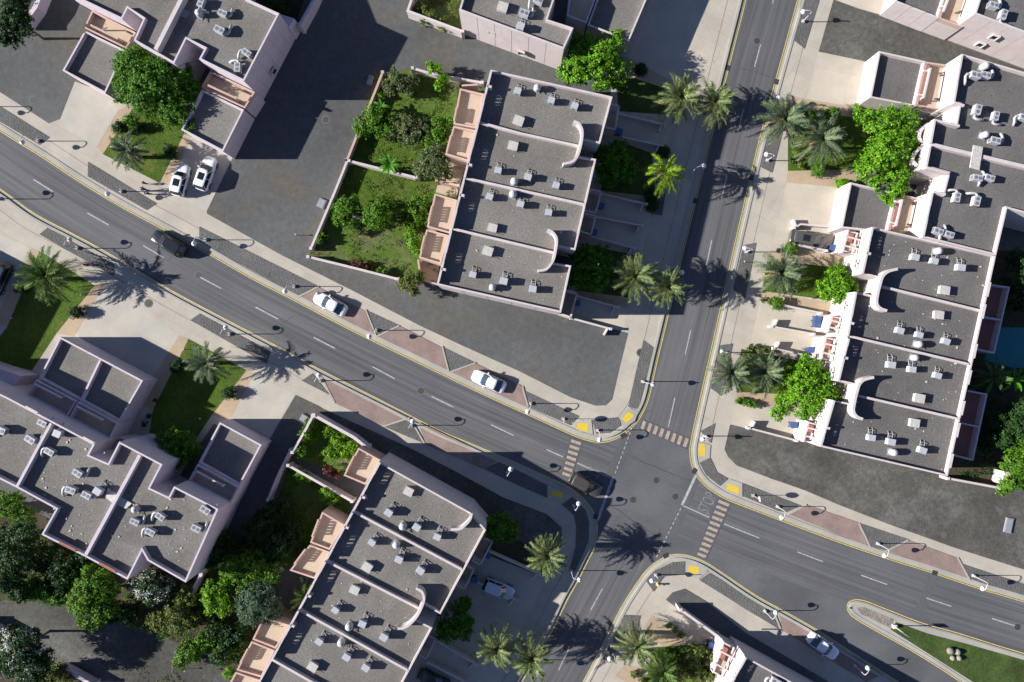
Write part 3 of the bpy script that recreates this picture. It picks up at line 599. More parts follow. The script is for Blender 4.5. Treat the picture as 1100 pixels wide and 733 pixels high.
# bottom centre terrace
TOP, DECK, HI = 7.4, 6.8, 7.9; DK['I'] = DECK
I_out = [(407, 496), (506, 551), (522, 569.5), (473, 660), (453, 649), (447, 666), (464.5, 674.5), (405, 785), (250, 785), (278, 732)]
tI = thing('terraced_house', 'bottom row of flat-roofed houses with curved roof screens beside the shaded lane', 'building', centre(I_out))
block(tI, I_out, TOP, DECK, 'roof')
for px in ([(380, 550), (496, 612)], [(349.5, 602.5), (451, 654.5)], [(322, 656), (438, 720.5)], [(292.5, 709), (333, 732), (400, 768)]): pwall(tI, 'party_wall', px, DECK, TOP+.03)
for px in ([(506.5, 551.5), (505, 558), (500, 564), (493.6, 568.5), (484, 569)], [(447, 632.5), (453, 636), (455.3, 643), (453.5, 651), (448, 662), (440, 671), (433, 675), (427, 675.5)]): pwall(tI, 'curved_screen', px, DECK, DECK+1.35, .3, sm=4)
ed = lambda f: (408+(279-408)*f, 497+(732-497)*f)
for i, (a, b) in enumerate(((0, .215), (.23, .44), (.455, .665), (.68, .89))):
    front_high(tI, ed(a), ed(b), [(.25, .5)] if i % 2 == 0 else [(.55, .8)], TOP, HI, HI)
    q = ed(a+(b-a)*(.72 if i % 2 == 0 else .3)); pwall(tI, 'pier', [q, (q[0]+4, q[1]+2)], DECK, HI, .3)
for px in ([(385, 481), (409, 494.5), (392.5, 521), (369, 511)], [(346, 550), (370, 564), (354, 591), (333, 583)], [(332.5, 585.5), (354, 593), (338, 622), (311, 613)], [(283, 663), (312, 672), (296, 697), (271, 687)], [(270, 689), (295, 699), (281, 728), (254, 720)], [(253, 722), (280, 731), (265, 760), (238, 750)]): terrace(tI, px)
for px in ([(380, 490), (372, 506)], [(342, 558), (335, 577)], [(328, 590), (316, 606)], [(266, 697), (258, 712)]): screen(tI, px[0], px[1], 4.1, 4.5, 4.3, 2, 6, 'pink'); pwall(tI, 'screen_rail', [px[0], px[1]], 4.5, 4.58, .2, 'pink')
for px in ([(520, 578), (529, 582), (516, 607), (507, 602)], [(498, 607), (509, 612), (499, 633), (488, 628)], [(461, 683), (468, 687), (458, 708), (451, 704)]): entry(tI, px)
joints(tI, (407, 496), (506, 551), 5, 2.5, 6.5, TOP)

# upper right villa pair, its two garages and the neighbour above
TOP, DECK, HI = 6.8, 6.2, 7.0; DK['F'] = DECK
F_out = [(1033.6, 58), (1160, 95), (1160, 245), (1082, 224), (1070, 274.5), (991, 255), (1001.5, 206), (1013, 209), (1019, 186), (994.5, 179.5), (1003.6, 129), (1027, 134.5), (1031, 112), (1024.5, 110)]
tF = thing('villa', 'upper right pair of grey-roofed villas with scalloped white front behind a bright tree', 'building', centre(F_out))
block(tF, F_out, TOP, DECK, 'roofd')
block(tF, [(944.5, 55), (994.5, 66), (983.5, 114.5), (934.5, 105)], GT, GD, 'roofd'); block(tF, [(913.6, 196), (964, 207.5), (954, 250), (903.5, 245)], GT, GD, 'roofd')
for px, hi in (([(995, 66.5), (1026, 71), (1018, 119), (984, 114)], 1), ([(964.5, 208), (996, 215), (986, 256), (954.5, 250)], 1)):
    terrace(tF, px, 3.1, GT-.02, wm='stucco'); p = px
    L = lambda f, g: (p[0][0]+(p[1][0]-p[0][0])*f+(p[3][0]-p[0][0])*g, p[0][1]+(p[1][1]-p[0][1])*f+(p[3][1]-p[0][1])*g)
    pwall(tF, 'pergola_beam', [L(.2, .12), L(.2, .8)], 4.7, 4.95, .22); pwall(tF, 'pergola_beam', [L(-.02, .2), L(.2, .2)], 4.45, 4.695, .2); pwall(tF, 'pergola_beam', [L(-.02, .74), L(.2, .74)], 4.45, 4.695, .2)
    for f, g in ((.2, .14), (.2, .78)): x, y = P(*L(f, g), 4.6); m = MB(); m.box(x, y, 3.9, .2, .2, 1.55); m.build('pergola_post', M['stucco'], tF)
    m = MB(); m.prism(PP([L(.03, .06), L(.15, .06), L(.15, .9), L(.03, .9)], 3.9), 3.43, 3.9); m.build('planter', M['rust'], tF)
pwall(tF, 'party_wall', [(1000, 155), (1050, 167), (1160, 193)], DECK, TOP+.05, .45)
for a, b, lo in (((1033.8, 59), (1025, 109), [(.3, .62)]), ((1002, 207), (992, 254), [(.3, .6)])): front_high(tF, a, b, lo, TOP, HI, HI)
for a, b in (((1003.8, 130), (999.5, 154)), ((999, 157), (994.8, 179))): front_high(tF, a, b, [], TOP, HI+.1, HI)
for px in ([(1024.5, 110), (1036, 113.5)], [(1003.6, 129), (1031, 135.5)], [(995, 180), (1020, 186.5)], [(1003, 206), (1016, 209)]): pwall(tF, 'wing_wall', px, DECK, HI, .28)
for px in ([(997, 133), (990, 140), (988, 148), (992, 153)], [(991, 157), (984, 164), (981, 172), (986, 178)]): pwall(tF, 'scalloped_front', px, .06, 5.2, .3, sm=4)
m = MB(); m.prism(PP([(1046, 156), (1056, 158), (1052, 183), (1042, 180)], TOP+.2), TOP+.06, TOP+.2); m.build('roof_hatch', M['hatch'], tF)
E_out = [(1047, 15), (1160, 57), (1160, -80), (1068, -50)]
tE = thing('villa', 'top right villa with a long blank side wall and two small windows', 'building', centre(E_out))
block(tE, E_out, TOP, DECK, 'roofd'); block(tE, [(961.5, 2), (1008, 20), (1024, -28), (976, -44)], GT, GD, 'roofd')
terrace(tE, [(1008.5, 20), (1034, 29.5), (1052, -20), (1025, -28)], 3.1, GT-.02, wm='stucco'); pwall(tE, 'pergola_beam', [(1014, 12), (1028, -24)], 4.7, 4.95, .22)
pwall(tE, 'pergola_beam', [(1009, 8), (1017, 6)], 4.45, 4.695, .2)
joints(tE, (1047, 15), (1160, 57), 6, .1, 6.5, TOP); joints(tE, (961.5, 2), (1008, 20), 3, .1, 4.1, GT)
# villa at the top centre
B_out = [(493, 11), (605.5, 52.7), (616, 30), (588, 21), (597, -6), (560, -60), (515, -60)]
tB = thing('villa', 'top centre villa with pale panelled side wall and lawn corner', 'building', centre(B_out))
block(tB, B_out, TOP, DECK, 'roof'); block(tB, [(643, -6), (631, 27), (675.5, 44.5), (702, -18), (690, -60), (660, -60)], GT, GD, 'roof')
terrace(tB, [(612, -6), (609, 17), (630, 25), (643, -10), (636, -40), (615, -40)], 3.3, 4.2, mat='stucco_shaded')
joints(tB, (493, 11), (605.5, 52.7), 6, .1, 6.5, TOP)
# villa pair upper left
A_out = [(70, -8), (131, 21), (137, 9), (154, 20), (143.5, 43.6), (187, 68.5), (200, 42), (220, 52), (213.6, 63.6), (262, 87.5), (300, 14.5), (263.6, -2), (240, -60), (60, -60)]
tA = thing('villa', 'upper left villa pair with two flat garages around a big leafy tree', 'building', centre(A_out))
block(tA, A_out, TOP, DECK, 'roof', 'stucco_shaded'); block(tA, [(91, 33), (134.5, 54), (113, 100.5), (67, 76)], GT, GD, 'roof', 'stucco_shaded'); block(tA, [(216.5, 96), (262, 118), (239.5, 163), (194.5, 139.5)], GT, GD, 'roof', 'stucco_shaded')
pwall(tA, 'party_wall', [(167, 53), (196, -4), (215, -40)], DECK, TOP+.4, .5); 
for px in ([(90, 30), (99, 11), (146, 35), (135.5, 52.5)], [(215.5, 94.5), (226, 76), (274, 99), (263, 116.5)]):
    terrace(tA, px, 3.1, GT-.02, wm='stucco_shaded'); p = px
    L = lambda f, g: (p[0][0]+(p[1][0]-p[0][0])*f+(p[3][0]-p[0][0])*g, p[0][1]+(p[1][1]-p[0][1])*f+(p[3][1]-p[0][1])*g)
    pwall(tA, 'pergola_beam', [L(.28, .1), L(.28, .75)], 4.7, 4.95, .22, 'pink')
    for f, g in ((.28, .12), (.28, .73)): x, y = P(*L(f, g), 4.6); m = MB(); m.box(x, y, 3.9, .2, .2, 1.55); m.build('pergola_post', M['pink'], tA)
m = MB(); m.prism(PP([(300, 15), (316, 20), (310, 30), (293, 28)], 3.4), .06, 3.4); m.build('side_wing', M['stucco_shaded'], tA)
m = MB(); m.prism(PP([(194, 9), (204, 13), (200, 20), (190, 16)], DECK), DECK, DECK+.16); m.build('skylight', M['slab'], tA)
joints(tA, (262, 87.5), (300, 14.5), 6, .1, 6.5, TOP)
# villa group lower left
TOP, DECK, HI = 7.8, 7.1, 8.2; DK['H'] = DECK
H_out = [(-70, 390), (8, 427), (102, 477), (95.5, 489), (116, 498), (128, 474.5), (174.5, 499), (161, 524.5), (181, 534), (187, 522.5), (234.5, 547), (198, 626.5), (152, 592), (137, 623), (91, 598), (44.5, 574.5), (60, 547), (17, 523.6), (-70, 480)]
H_out[11] = (199.5, 626)
H_out.insert(12, (158.5, 602.5)); H_out[13] = (152.5, 592)
tH = thing('villa', 'lower left group of joined villas with stepped roof and paired garage', 'building', centre(H_out))
block(tH, H_out, TOP, DECK, 'roof', 'stucco_shaded'); block(tH, [(64.5, 362), (153.6, 409), (128, 453.5), (41.5, 406.5)], GT, GD, 'roof', 'stucco_shaded'); block(tH, [(236, 453.6), (281, 478), (257, 522.5), (213, 497.5)], GT, GD, 'roof', 'stucco_shaded')
pwall(tH, 'party_wall', [(107.5, 387), (87, 430)], GD, GT+.02, .26, 'stucco_shaded')
pwall(tH, 'party_wall', [(54.5, 455), (18, 523)], DECK, TOP+.03, .32, 'stucco_shaded'); pwall(tH, 'party_wall', [(150, 489), (92, 596)], DECK, TOP+.03, .4, 'stucco_shaded')
terrace(tH, [(38.5, 408), (82, 431), (70, 452), (27, 428)], 3.3, 4.2, mat='stucco_shaded'); terrace(tH, [(83.5, 431.5), (126.5, 454.5), (116, 477), (72, 453)], 3.3, 4.2, mat='stucco_shaded'); terrace(tH, [(212, 499), (256.5, 523.5), (246, 544), (200, 520)], 3.3, 4.2, mat='stucco_shaded')
for px in ([(37, 413), (64, 427)], [(82, 437), (109, 451)], [(211, 507), (239, 522)]): pwall(tH, 'pergola_beam', px, 4.75, 5.0, .2, 'stucco_shaded'); 
for q in ((37, 413), (64, 427), (82, 437), (109, 451), (211, 507), (239, 522)): m = MB(); m.box(*P(*q, 4.6), 4.02, .2, .2, 1.4); m.build('pergola_post', M['stucco_shaded'], tH)

for px in ([(27, 437), (40, 444)], [(89, 470), (101, 476.5)]): pwall(tH, 'parapet_step', px, TOP, TOP+.45, .3, 'stucco')
for px in ([(63, 582.5), (81, 591.5)], [(106, 605), (124, 614.5)]): pwall(tH, 'rust_louvre', px, TOP, TOP+.12, .34, 'rust')
for q in ([(-30, 386), (22, 404), (8, 424), (-30, 410)], [(129, 470), (140, 473), (172, 486), (170, 492), (140, 478)]): m = MB(); m.prism(PP(q, 3.5), .06, 3.5); m.build('side_wing', M['stucco_shaded'], tH)
for px in ([(115, 525), (128, 533), (121, 541), (113, 535)], [(128, 534), (141, 541), (135, 547), (126, 543)]): m = MB(); m.prism(PP(px, DECK+.3), DECK, DECK+.22); m.build('roof_hatch', M['hatch'], tH)
# neighbour beyond the left edge (its shadow lies on the left lawn)
TOP, DECK, HI = 6.8, 6.1, 7.0
K_out = [(-100, 320), (-190, 273), (-240, 360), (-150, 410)]
tK = thing('villa', 'villa just beyond the left edge, shading the left lawn', 'building', centre(K_out))
block(tK, K_out, TOP, DECK, 'roof', 'stucco_shaded'); block(tK, [(-64, 280), (-150, 235), (-176, 280), (-90, 325)], GT, GD, 'roof', 'stucco_shaded')
# villa at the bottom right edge
TOP, DECK, HI = 6.3, 5.7, 6.9; DK['J'] = DECK
J_out = [(801, 705.5), (900, 760), (870, 820), (745, 820), (782, 740)]
tJ = thing('villa', 'villa corner with white pergola porch at the bottom edge, right of the junction', 'building', centre(J_out))
block(tJ, J_out, TOP, DECK, 'roofd'); front_high(tJ, (801.5, 706.5), (784, 738), [(.35, .7)], TOP, HI, HI); front_porch(tJ, [(776, 689), (802, 703), (786, 735), (765, 722)])

def small_window(t, px, py, h, ang, w=.75, hh=.9, arched=False):
    x, y = P(px, py, h); nx, ny = math.sin(ang), -math.cos(ang); m = MB()
    for s in (-1, 1):
        m.box(x+math.cos(ang)*s*(w/2+.06)+nx*.05, y+math.sin(ang)*s*(w/2+.06)+ny*.05, h, .12, .24, hh, ang)
        m.box(x+nx*.052, y+ny*.052, h+s*(hh/2+.06), w+.24, .25, .12, ang)
    f = m.build('window', M['stucco'], t)
    m = MB(); m.box(x+nx*.015, y+ny*.015, h, w-.01, .05, hh-.01, ang); m.v = [(a-t.location.x, b-t.location.y, c) for a, b, c in m.v]
    m.build('pane', M['glass'], f, world=False)
for t, px, py, h, ang in ((tE, 1068, 40, 4.2, pang(53, 19.5)), (tE, 1053, 48, 1.8, pang(53, 19.5)), (tB, 528.5, 35, 3.6, pang(112, 41)), (tB, 560, 57, 1.9, pang(112, 41)), (tA, 286, 65, 3.8, math.pi+pang(38, -73)+math.pi), (tA, 294, 76.5, 1.8, pang(38, -73))): small_window(t, px, py, h, ang)
for t, q in ((tG, [(919, 281), (918, 286), (907.5, 326), (906.5, 331), (892, 398), (891, 403)]), (tI, [])):
    for px, py in q: small_window(t, px+2, py, 4.6, pang(13, -55)+math.pi, .5, .5)

def facade(t, p0, p1, ref, n, hs=(5.1,), w=1.0, hh=1.15):
    for i in range(n):
        f = (i+.5)/n
        for h in hs:
            a = P(p0[0]+(p1[0]-p0[0])*f, p0[1]+(p1[1]-p0[1])*f, ref); k = (CAMH-h)/CAMH
            small_window(t, a[0]*S/k+550, 366.5-a[1]*S/k, h, pang(p1[0]-p0[0], p1[1]-p0[1]), w, hh)
facade(tD, (644.5, 154.5), (658, 104), 7.6, 2); facade(tD, (618, 269), (640.5, 171), 7.6, 4); facade(tD, (602.7, 336), (613.6, 285.5), 7.6, 2)
facade(tI, (473, 660), (522, 569.5), 7.4, 4); facade(tI, (405, 785), (464.5, 674.5), 7.4, 4); facade(tG, (1018, 512), (1070, 274.5), 6.2, 6, (4.3, 1.5))
joints(tD, (469, 306), (602.7, 336), 5, .1, 7.5, 7.6); joints(tG, (881, 480), (1018, 512), 5, .1, 6.1, 6.2)

# ------------------------------------------------------------------ rooftop equipment
ac = thing('air_conditioner', '', 'air conditioner', group='rooftop air conditioners')
m = MB(); m.box(0, 0, .55, .95, .8, .8); m.box(0, 0, .965, 1.0, .85, .03); m.build('casing', M['acw'], ac, world=False)
m = MB(); m.tube([(0, -.39, .55), (0, -.42, .55)], .3, 16); m.build('fan_grille', M['acg'], ac, world=False)
m = MB(); m.box(0, 0, .075, .82, .62, .15); m.build('plinth', M['acg'], ac, world=False)
m = MB(); m.tube([(-.1, .4, .3), (-.1, .7, .3), (-.2, .95, .12), (-.2, 1.3, .06)], .055, 6); m.build('pipe', M['acg'], ac, world=False)
m = MB()
for x in (-.28, .30): m.tube([(x, .38, .3), (x, 1.05, .3), (x, 1.35, .04)], .035, 5)
m.tube([(-.30, .75, .3), (.32, .75, .3)], .03, 5); m.tube([(-.30, 1.06, .3), (.32, 1.06, .3)], .03, 5); m.build('pipe_frame', M['duct'], ac, world=False)
ad = thing('air_conditioner', '', 'air conditioner', group='rooftop air conditioners')
m = MB(); m.box(0, 0, .52, 1.25, .8, .75); m.box(0, 0, .91, 1.28, .83, .03); m.build('casing', M['acw'], ad, world=False)
m = MB(); m.box(.64, 0, .55, .03, .6, .5); [m.lathe([(.24, .926), (.24, .945), (.08, .95)], cx=x, seg=12) for x in (-.3, .3)]; m.build('fan_grille', M['acg'], ad, world=False)
m = MB(); m.tube([(-.62, 0, .5), (-.95, .05, .5), (-1.1, -.3, .5), (-.95, -.9, .45), (-.8, -1.3, .2)], .17, 8); m.build('duct', M['duct'], ad, world=False, smooth_=True)
m = MB(); m.box(0, 0, .072, 1.1, .62, .144); m.build('plinth', M['acg'], ad, world=False)
tk = thing('water_tank', '', 'water tank', group='rooftop water tanks')
m = MB(); m.lathe([(.44, .0), (.47, .12), (.44, .2), (.48, .3), (.44, .42), (.48, .52), (.44, .64), (.47, .76), (.40, .9), (.2, 1.0)], cz=.08, seg=18); m.build('tank', M['tank'], tk, world=False, smooth_=True)
m = MB(); m.lathe([(.17, 1.08), (.17, 1.13), (.1, 1.15)], seg=12); m.build('lid', M['acw'], tk, world=False)
m = MB(); m.tube([(.44, 0, .2), (.8, .05, .2), (.95, -.15, .1), (1.3, -.3, .06)], .05, 6); m.build('pipe', M['acg'], tk, world=False)
m = MB(); m.box(0, 0, .04, 1.0, 1.0, .08); m.build('plinth', M['slab'], tk, world=False)
ht = thing('roof_hatch', '', 'roof hatch', group='square roof hatches')
m = MB(); m.box(0, 0, .28, 1.2, 1.05, .56); m.build('curb', M['hatch'], ht, world=False); m = MB(); m.box(0, 0, .60, 1.32, 1.16, .07); m.build('cover', M['hatch'], ht, world=False)
m = MB(); m.tube([(.3, -.6, .0), (.3, -.75, .5), (.75, -.8, .5)], .03, 5); m.build('handle', M['acg'], ht, world=False)
used_ac = {}
def equip(bdesc, ang, dz, bays, kinds=None):
    for bay, items in bays:
        cnt = {}
        for it in items: cnt.setdefault(it[2], []).append(it)
        for k, lst in cnt.items():
            lst.sort(key=lambda q: (q[0], q[1]))
            for i, (px, py, kk, *r) in enumerate(lst):
                proto = {'a': ac, 'd': ad, 't': tk, 'h': ht}[k]
                what = {'a': 'small boxy air conditioner', 'd': 'long ducted air conditioner', 't': 'ribbed white water tank', 'h': 'square cream roof hatch'}[k]
                where = ('on ' if bay else 'on ') + (f'the {bay} roof of ' if bay else '') + bdesc
                lab = f'{what} {where}' + (f', {ORD[i]} from left' if len(lst) > 1 else '')
                x, y = P(px, py, dz+.4); place(proto, (x, y, dz+.03), math.radians(ang + (r[0] if r else 0) + R.uniform(-7, 7)), lab, R.uniform(.84, .98))
equip('the central terrace', -13, DK['D'], [
    ('top', [(556, 99, 'a'), (592, 109, 'a'), (617, 115, 'a'), (577, 95, 't'), (557, 130, 'h')]), ('second', [(535, 184, 'a'), (567, 191, 'a'), (597, 200, 'a'), (552.5, 195.5, 't'), (551, 157, 'h')]),
    ('third', [(526, 212, 'a'), (559, 220, 'a'), (589, 229, 'a'), (551, 209, 't'), (529, 245, 'h')]), ('bottom', [(508, 295.5, 'a'), (541, 302.5, 'a'), (572, 311, 'a'), (529, 309, 't'), (524, 270, 'h')])])
equip('the right-hand terrace', -13, DK['G'], [
    ('top', [(981, 277, 'a'), (1002, 281, 'a'), (1030, 288, 'a'), (1007, 270, 't'), (1014, 312, 'h')]), ('second', [(965, 355.5, 'a'), (986, 360, 'a'), (1014.5, 367, 'a'), (986, 370, 't'), (1008, 338.5, 'h')]),
    ('third', [(955.5, 392, 'a'), (978, 397, 'a'), (1005.5, 403.6, 'a'), (982, 384.5, 't'), (987, 428, 'h')]), ('bottom', [(934.5, 470, 'a'), (955.5, 474.5, 'a'), (989, 483.6, 'a'), (959, 486, 't'), (982, 454.5, 'h')])])
equip('the bottom centre terrace', -30, DK['I'], [
    ('top', [(418, 550, 'a'), (448, 565.5, 'a'), (470, 576, 'a'), (433, 565, 't'), (439, 528, 'h')]), ('second', [(400, 582, 'a'), (429, 600, 'a'), (452, 612, 'a'), (426, 585, 't'), (394.5, 609, 'h')]),
    ('third', [(361, 654.5, 'a'), (390, 669, 'a'), (413, 683, 'a'), (375.5, 672.7, 't'), (381, 633.6, 'h')]), ('fourth', [(343.6, 688, 'a'), (373, 704.5, 'a'), (393.6, 716, 'a'), (367, 690, 't'), (336, 716, 'h')])])
equip('the upper right villas', -14, DK['F'], [('upper', [(1046, 82, 'd', 0), (1057, 82, 'd', 180), (1057, 72, 't'), (1048, 119, 'd', 90), (1068, 125.5, 'd', 90), (1098, 127, 'd', 0)]), ('middle', [(1057, 145.5, 't'), (1067, 152, 'd', 180), (1048, 192, 'd', 180), (1061, 192, 'd', 0)]), ('lower', [(1026, 213, 'd', -90), (1047, 217, 'd', -90), (1006, 249, 'd', 180), (1018, 252.5, 'd', 0)])])
equip('the top right villa', -20, DK['F'], [('', [(1065.5, 7, 'd', 180), (1076, 17, 'd', 90)])])
equip('the top centre villa', -20, DK['F'], [('', [(563, 15.5, 'd', 180), (559, 30, 'a'), (578, 2, 'd', 0), (540, 8, 'h')])])
equip('the upper left villas', -27, DK['F'], [('right', [(217, 4, 'd', 90), (214.5, 15, 't'), (240, 15.5, 'd', 180), (237, 33.6, 'd', 180), (256, 73.6, 'd', -60), (266, 58, 'd', 0)])])
equip('the lower left villas', -28, DK['H'], [('left', [(3, 462, 'd', 0), (47, 454.5, 'd', 180), (34.5, 472, 'd', 180)]), ('middle', [(64, 465.5, 'a'), (55, 485, 'd', 0), (85, 508, 'd', 180), (78, 526, 'd', 0), (94.5, 531.5, 'd', 180), (107, 527, 'a')]), ('right', [(146, 547, 't'), (146, 560, 'd', 180), (173.6, 554.5, 'd', 0), (163, 571, 'd', 0), (222, 547, 'd', 180), (212, 567, 'd', 180)])])
equip('the bottom edge villa', -30, DK['J'], [('', [(832, 731, 'd', 0)])])

def debris(px, z, n, rs):
    rg = random.Random(rs); poly = PP(px, z); m = MB(); k = 0
    while k < n:
        u, v = rg.random(), rg.random()
        if u+v > 1: u, v = 1-u, 1-v
        tri = (poly[0], poly[1], poly[2]) if rg.random() < .5 else (poly[0], poly[2], poly[3])
        x = tri[0][0]+u*(tri[1][0]-tri[0][0])+v*(tri[2][0]-tri[0][0]); y = tri[0][1]+u*(tri[1][1]-tri[0][1])+v*(tri[2][1]-tri[0][1])
        r = rg.choice((.04, .05, .06, .09)); m.box(x, y, z+.03+r*.3, r*2*rg.uniform(.7, 1.8), r*2, r*.8, rg.uniform(0, 3)); k += 1
    o = m.build('roof_debris', M['hatch']); o['kind'] = 'stuff'
debris([(945, 250), (1064, 280), (1014, 506), (890, 478)], DK['G'], 70, 1); debris([(70, 470), (150, 500), (92, 592), (30, 520)], DK['H'], 60, 2); debris([(150, 505), (215, 545), (192, 605), (110, 590)], DK['H'], 35, 3)
debris([(530, 82), (640, 105), (605, 325), (478, 300)], DK['D'], 40, 4); debris([(410, 505), (500, 560), (445, 700), (300, 710)], DK['I'], 40, 5)

# ------------------------------------------------------------------ garden walls
def gwall(px, h, t, label, mat='stucco', name='garden_wall', cat='wall', z0=.05, cap=True):
    pts = PP(px, h); m = MB(); m.wall(pts, t, z0, h)
    th = thing(name, label, cat, (*pts[0], 0)); m.build('wall', M[mat], th)
    m = MB(); m.wall(pts, t+.08, h, h+.06); m.build('coping', M[mat], th)
    m = MB()
    for x, y in (pts[0], pts[-1]): m.box(x, y, (h+.17+z0)/2, t+.18, t+.18, h+.17-z0)
    m.build('pillar', M[mat], th)
    if name == 'driveway_wall':
        d = (pts[-1][0]-pts[-2][0], pts[-1][1]-pts[-2][1]) if px[0][0] < 800 else (pts[0][0]-pts[1][0], pts[0][1]-pts[1][1]); e = pts[-1] if px[0][0] < 800 else pts[0]
        a = math.atan2(d[1], d[0]); m = MB(); m.box(e[0]-math.cos(a)*.5+math.sin(a)*.55, e[1]-math.sin(a)*.5-math.cos(a)*.55, (z0+h)/2, .2, .95, h-z0-.02, a-.25); m.build('buttress', M[mat], th)
    return th
G_ = gwall
G_([(411, 78), (396, 116), (386, 139), (373, 172)], 1.25, .22, 'upper stretch of the left garden wall beside the dark lot', 'pink')
G_([(373, 173), (360, 205.5), (334, 267)], 1.25, .22, 'lower stretch of the left garden wall with stains beside the lot')
G_([(443, 73.6), (470, 81), (518, 89)], 1.3, .22, 'garden wall with climbing weeds at the top of the central garden')
G_([(331, 276), (380, 288), (427, 300)], 1.3, .22, 'pale garden wall along the bottom of the central garden')
G_([(375, 173), (447, 191)], 1.6, .2, 'dividing wall under the banana plant in the central garden')
G_([(469, 194.5), (492, 199.5)], 1.8, .2, 'short dividing wall between patio and olive bush', 'pink')
G_([(374, 229), (388, 234)], 1.2, .2, 'short low wall between two round green bushes')
G_([(444, -6), (438, 12), (497, 34)], 2.0, .22, 'pale wall around the lawn corner at top centre')
G_([(345, -20), (336, 2), (322, 27)], 2.2, .3, 'shade-tinted wall running up to the top edge beside the dark lot', 'stucco_shaded')
G_([(46, -12), (38, 8), (26, 24)], 1.8, .5, 'shade-tinted wall stub under the tree in the top left corner', 'stucco_shaded')
G_([(1018, 514), (1077, 525)], 1.6, .2, 'low wall from the right-hand terrace to the white pillar')
G_([(337, 446), (380, 470), (394, 481)], 2.3, .3, 'white wall on the road side of the lower garden')
G_([(336, 447), (326, 466), (314, 486)], 2.0, .22, 'wall climbing beside the gravel corner and lower garden')
G_([(312, 484), (300, 508), (288, 537)], 1.7, .22, 'shaded wall along the lane left of the lower garden', 'stucco_shaded')
G_([(309.5, 500), (345, 520), (378, 538.5)], 1.9, .22, 'thin dividing wall across the lower garden by a red shrub')
G_([(731, 655), (774, 686)], 2.0, .25, 'white boundary wall at the corner garden in the bottom right block')
G_([(216, 617), (205, 638), (193, 663)], 1.8, .3, 'shaded wall running down from the lower left villas corner', 'stucco_shaded')
G_([(-20, 668), (18, 689)], 1.4, .3, 'short wall at the left edge above the flowering bush', 'stucco_shaded')
G_([(67, 718), (100, 736)], 1.4, .3, 'short wall beside the shaded lane at the bottom edge', 'stucco_shaded')
G_([(232, 707), (213, 697)], 1.0, .2, 'broken low wall stub beside the red shrub at the bottom', 'stucco_shaded')
dw = [([(666, 122.5), (714.5, 134)], 'driveway wall nearest the two top palms'), ([(670, 147.5), (711, 156.5)], 'driveway wall below the first one of the central terrace'), ([(646, 208), (694.5, 219.5)], 'driveway wall just below the coconut palm'), ([(640, 233), (690, 242.5)], 'driveway wall of the central terrace, fourth from top'), ([(634, 253.5), (682, 267)], 'driveway wall above the round dark tree'), ([(620, 318), (664, 330)], 'driveway wall below the paired palms'), ([(613.6, 342), (656, 353.5)], 'bottom wall of the central terrace beside the gravel triangle'),
      ([(836, 327), (882, 336.5)], 'white driveway wall by the small green shrub of the right-hand terrace'), ([(829, 351), (874, 359)], 'thin white wall between two driveways of the right-hand terrace'), ([(831, 374.5), (890, 387.5)], 'white driveway wall above the leafy tree and paired palms'), ([(804.5, 460), (856, 473.5)], 'white driveway wall at the edge of the brown gravel lot'), ([(853, 245), (860, 241), (894, 244)], 'curved white wall at the end of the van driveway'), ([(853, 262.5), (888, 269.5)], 'low white wall below the parked dark van'),
      ([(526, 593), (580, 617)], 'upper driveway wall beside the pale blue car'), ([(509, 624), (555, 645)], 'lower driveway wall beside the pale blue car'), ([(468, 688), (512, 714)], 'driveway wall below the round tree at bottom centre'), ([(460, 712), (500, 733)], 'driveway wall beside the dark car at the bottom edge')]
for px, lab in dw: G_(px, 1.0 if px[0][0] < 800 else 1.05, .16, lab, 'stucco', 'driveway_wall')
m = MB(); x, y = P(1080, 514, 2); tp = thing('gate_pillar', 'stout white pillar at the garden corner right of the terrace', 'pillar', (x, y, 0)); m.box(x, y, 1.1, .75, 1.7, 2.1, math.radians(-12)); m.build('shaft', M['stucco'], tp); m = MB(); m.box(x, y, 2.2, .9, 1.85, .12, math.radians(-12)); m.build('cap', M['stucco'], tp)

# ------------------------------------------------------------------ street lamps, signs, posts
lp = thing('street_lamp', '', 'street lamp', group='white hooked street lamps')
m = MB(); m.box(0, 0, .15, .36, .36, .30); m.build('base', M['pole'], lp, world=False)
m = MB(); m.tube([(0, 0, .3), (0, 0, 1.5), (0, 0, 2.72)], [.075, .06, .05], 8); m.build('pole', M['pole'], lp, world=False)
m = MB(); m.tube([(0, 0, 2.70)] + [(.47-.47*math.cos(a), 0, 2.72+.22*math.sin(a)) for a in [i*math.pi/8 for i in range(1, 9)]] + [(.95, 0, 2.66)], .045, 7); m.build('arm', M['pole'], lp, world=False)
m = MB(); m.lathe([(.33, 0), (.34, .05), (.30, .15), (.21, .24), (.10, .30), (.06, .36)], cx=.95, cz=2.36, seg=20); lh = m.build('lamp_head', M['lampw'], lp, world=False, smooth_=True)
m = MB(); m.tube([(.95, 0, 2.71), (.95, 0, 2.82), (.95, 0, 3.0)], [.05, .035, .01], 6); m.build('finial', M['pole'], lh, world=False)
m = MB(); m.lathe([(.02, -.06), (.22, -.03), (.31, 0)], cx=.95, cz=2.36, seg=16); m.build('lens', M['hatch'], lh, world=False)
ANW, ASW, AX, AXW = pang(-28, 52), pang(30, -52), pang(-96, -25), pang(96, 25)
ANE = pang(-20, 56); AB = pang(40, -50)
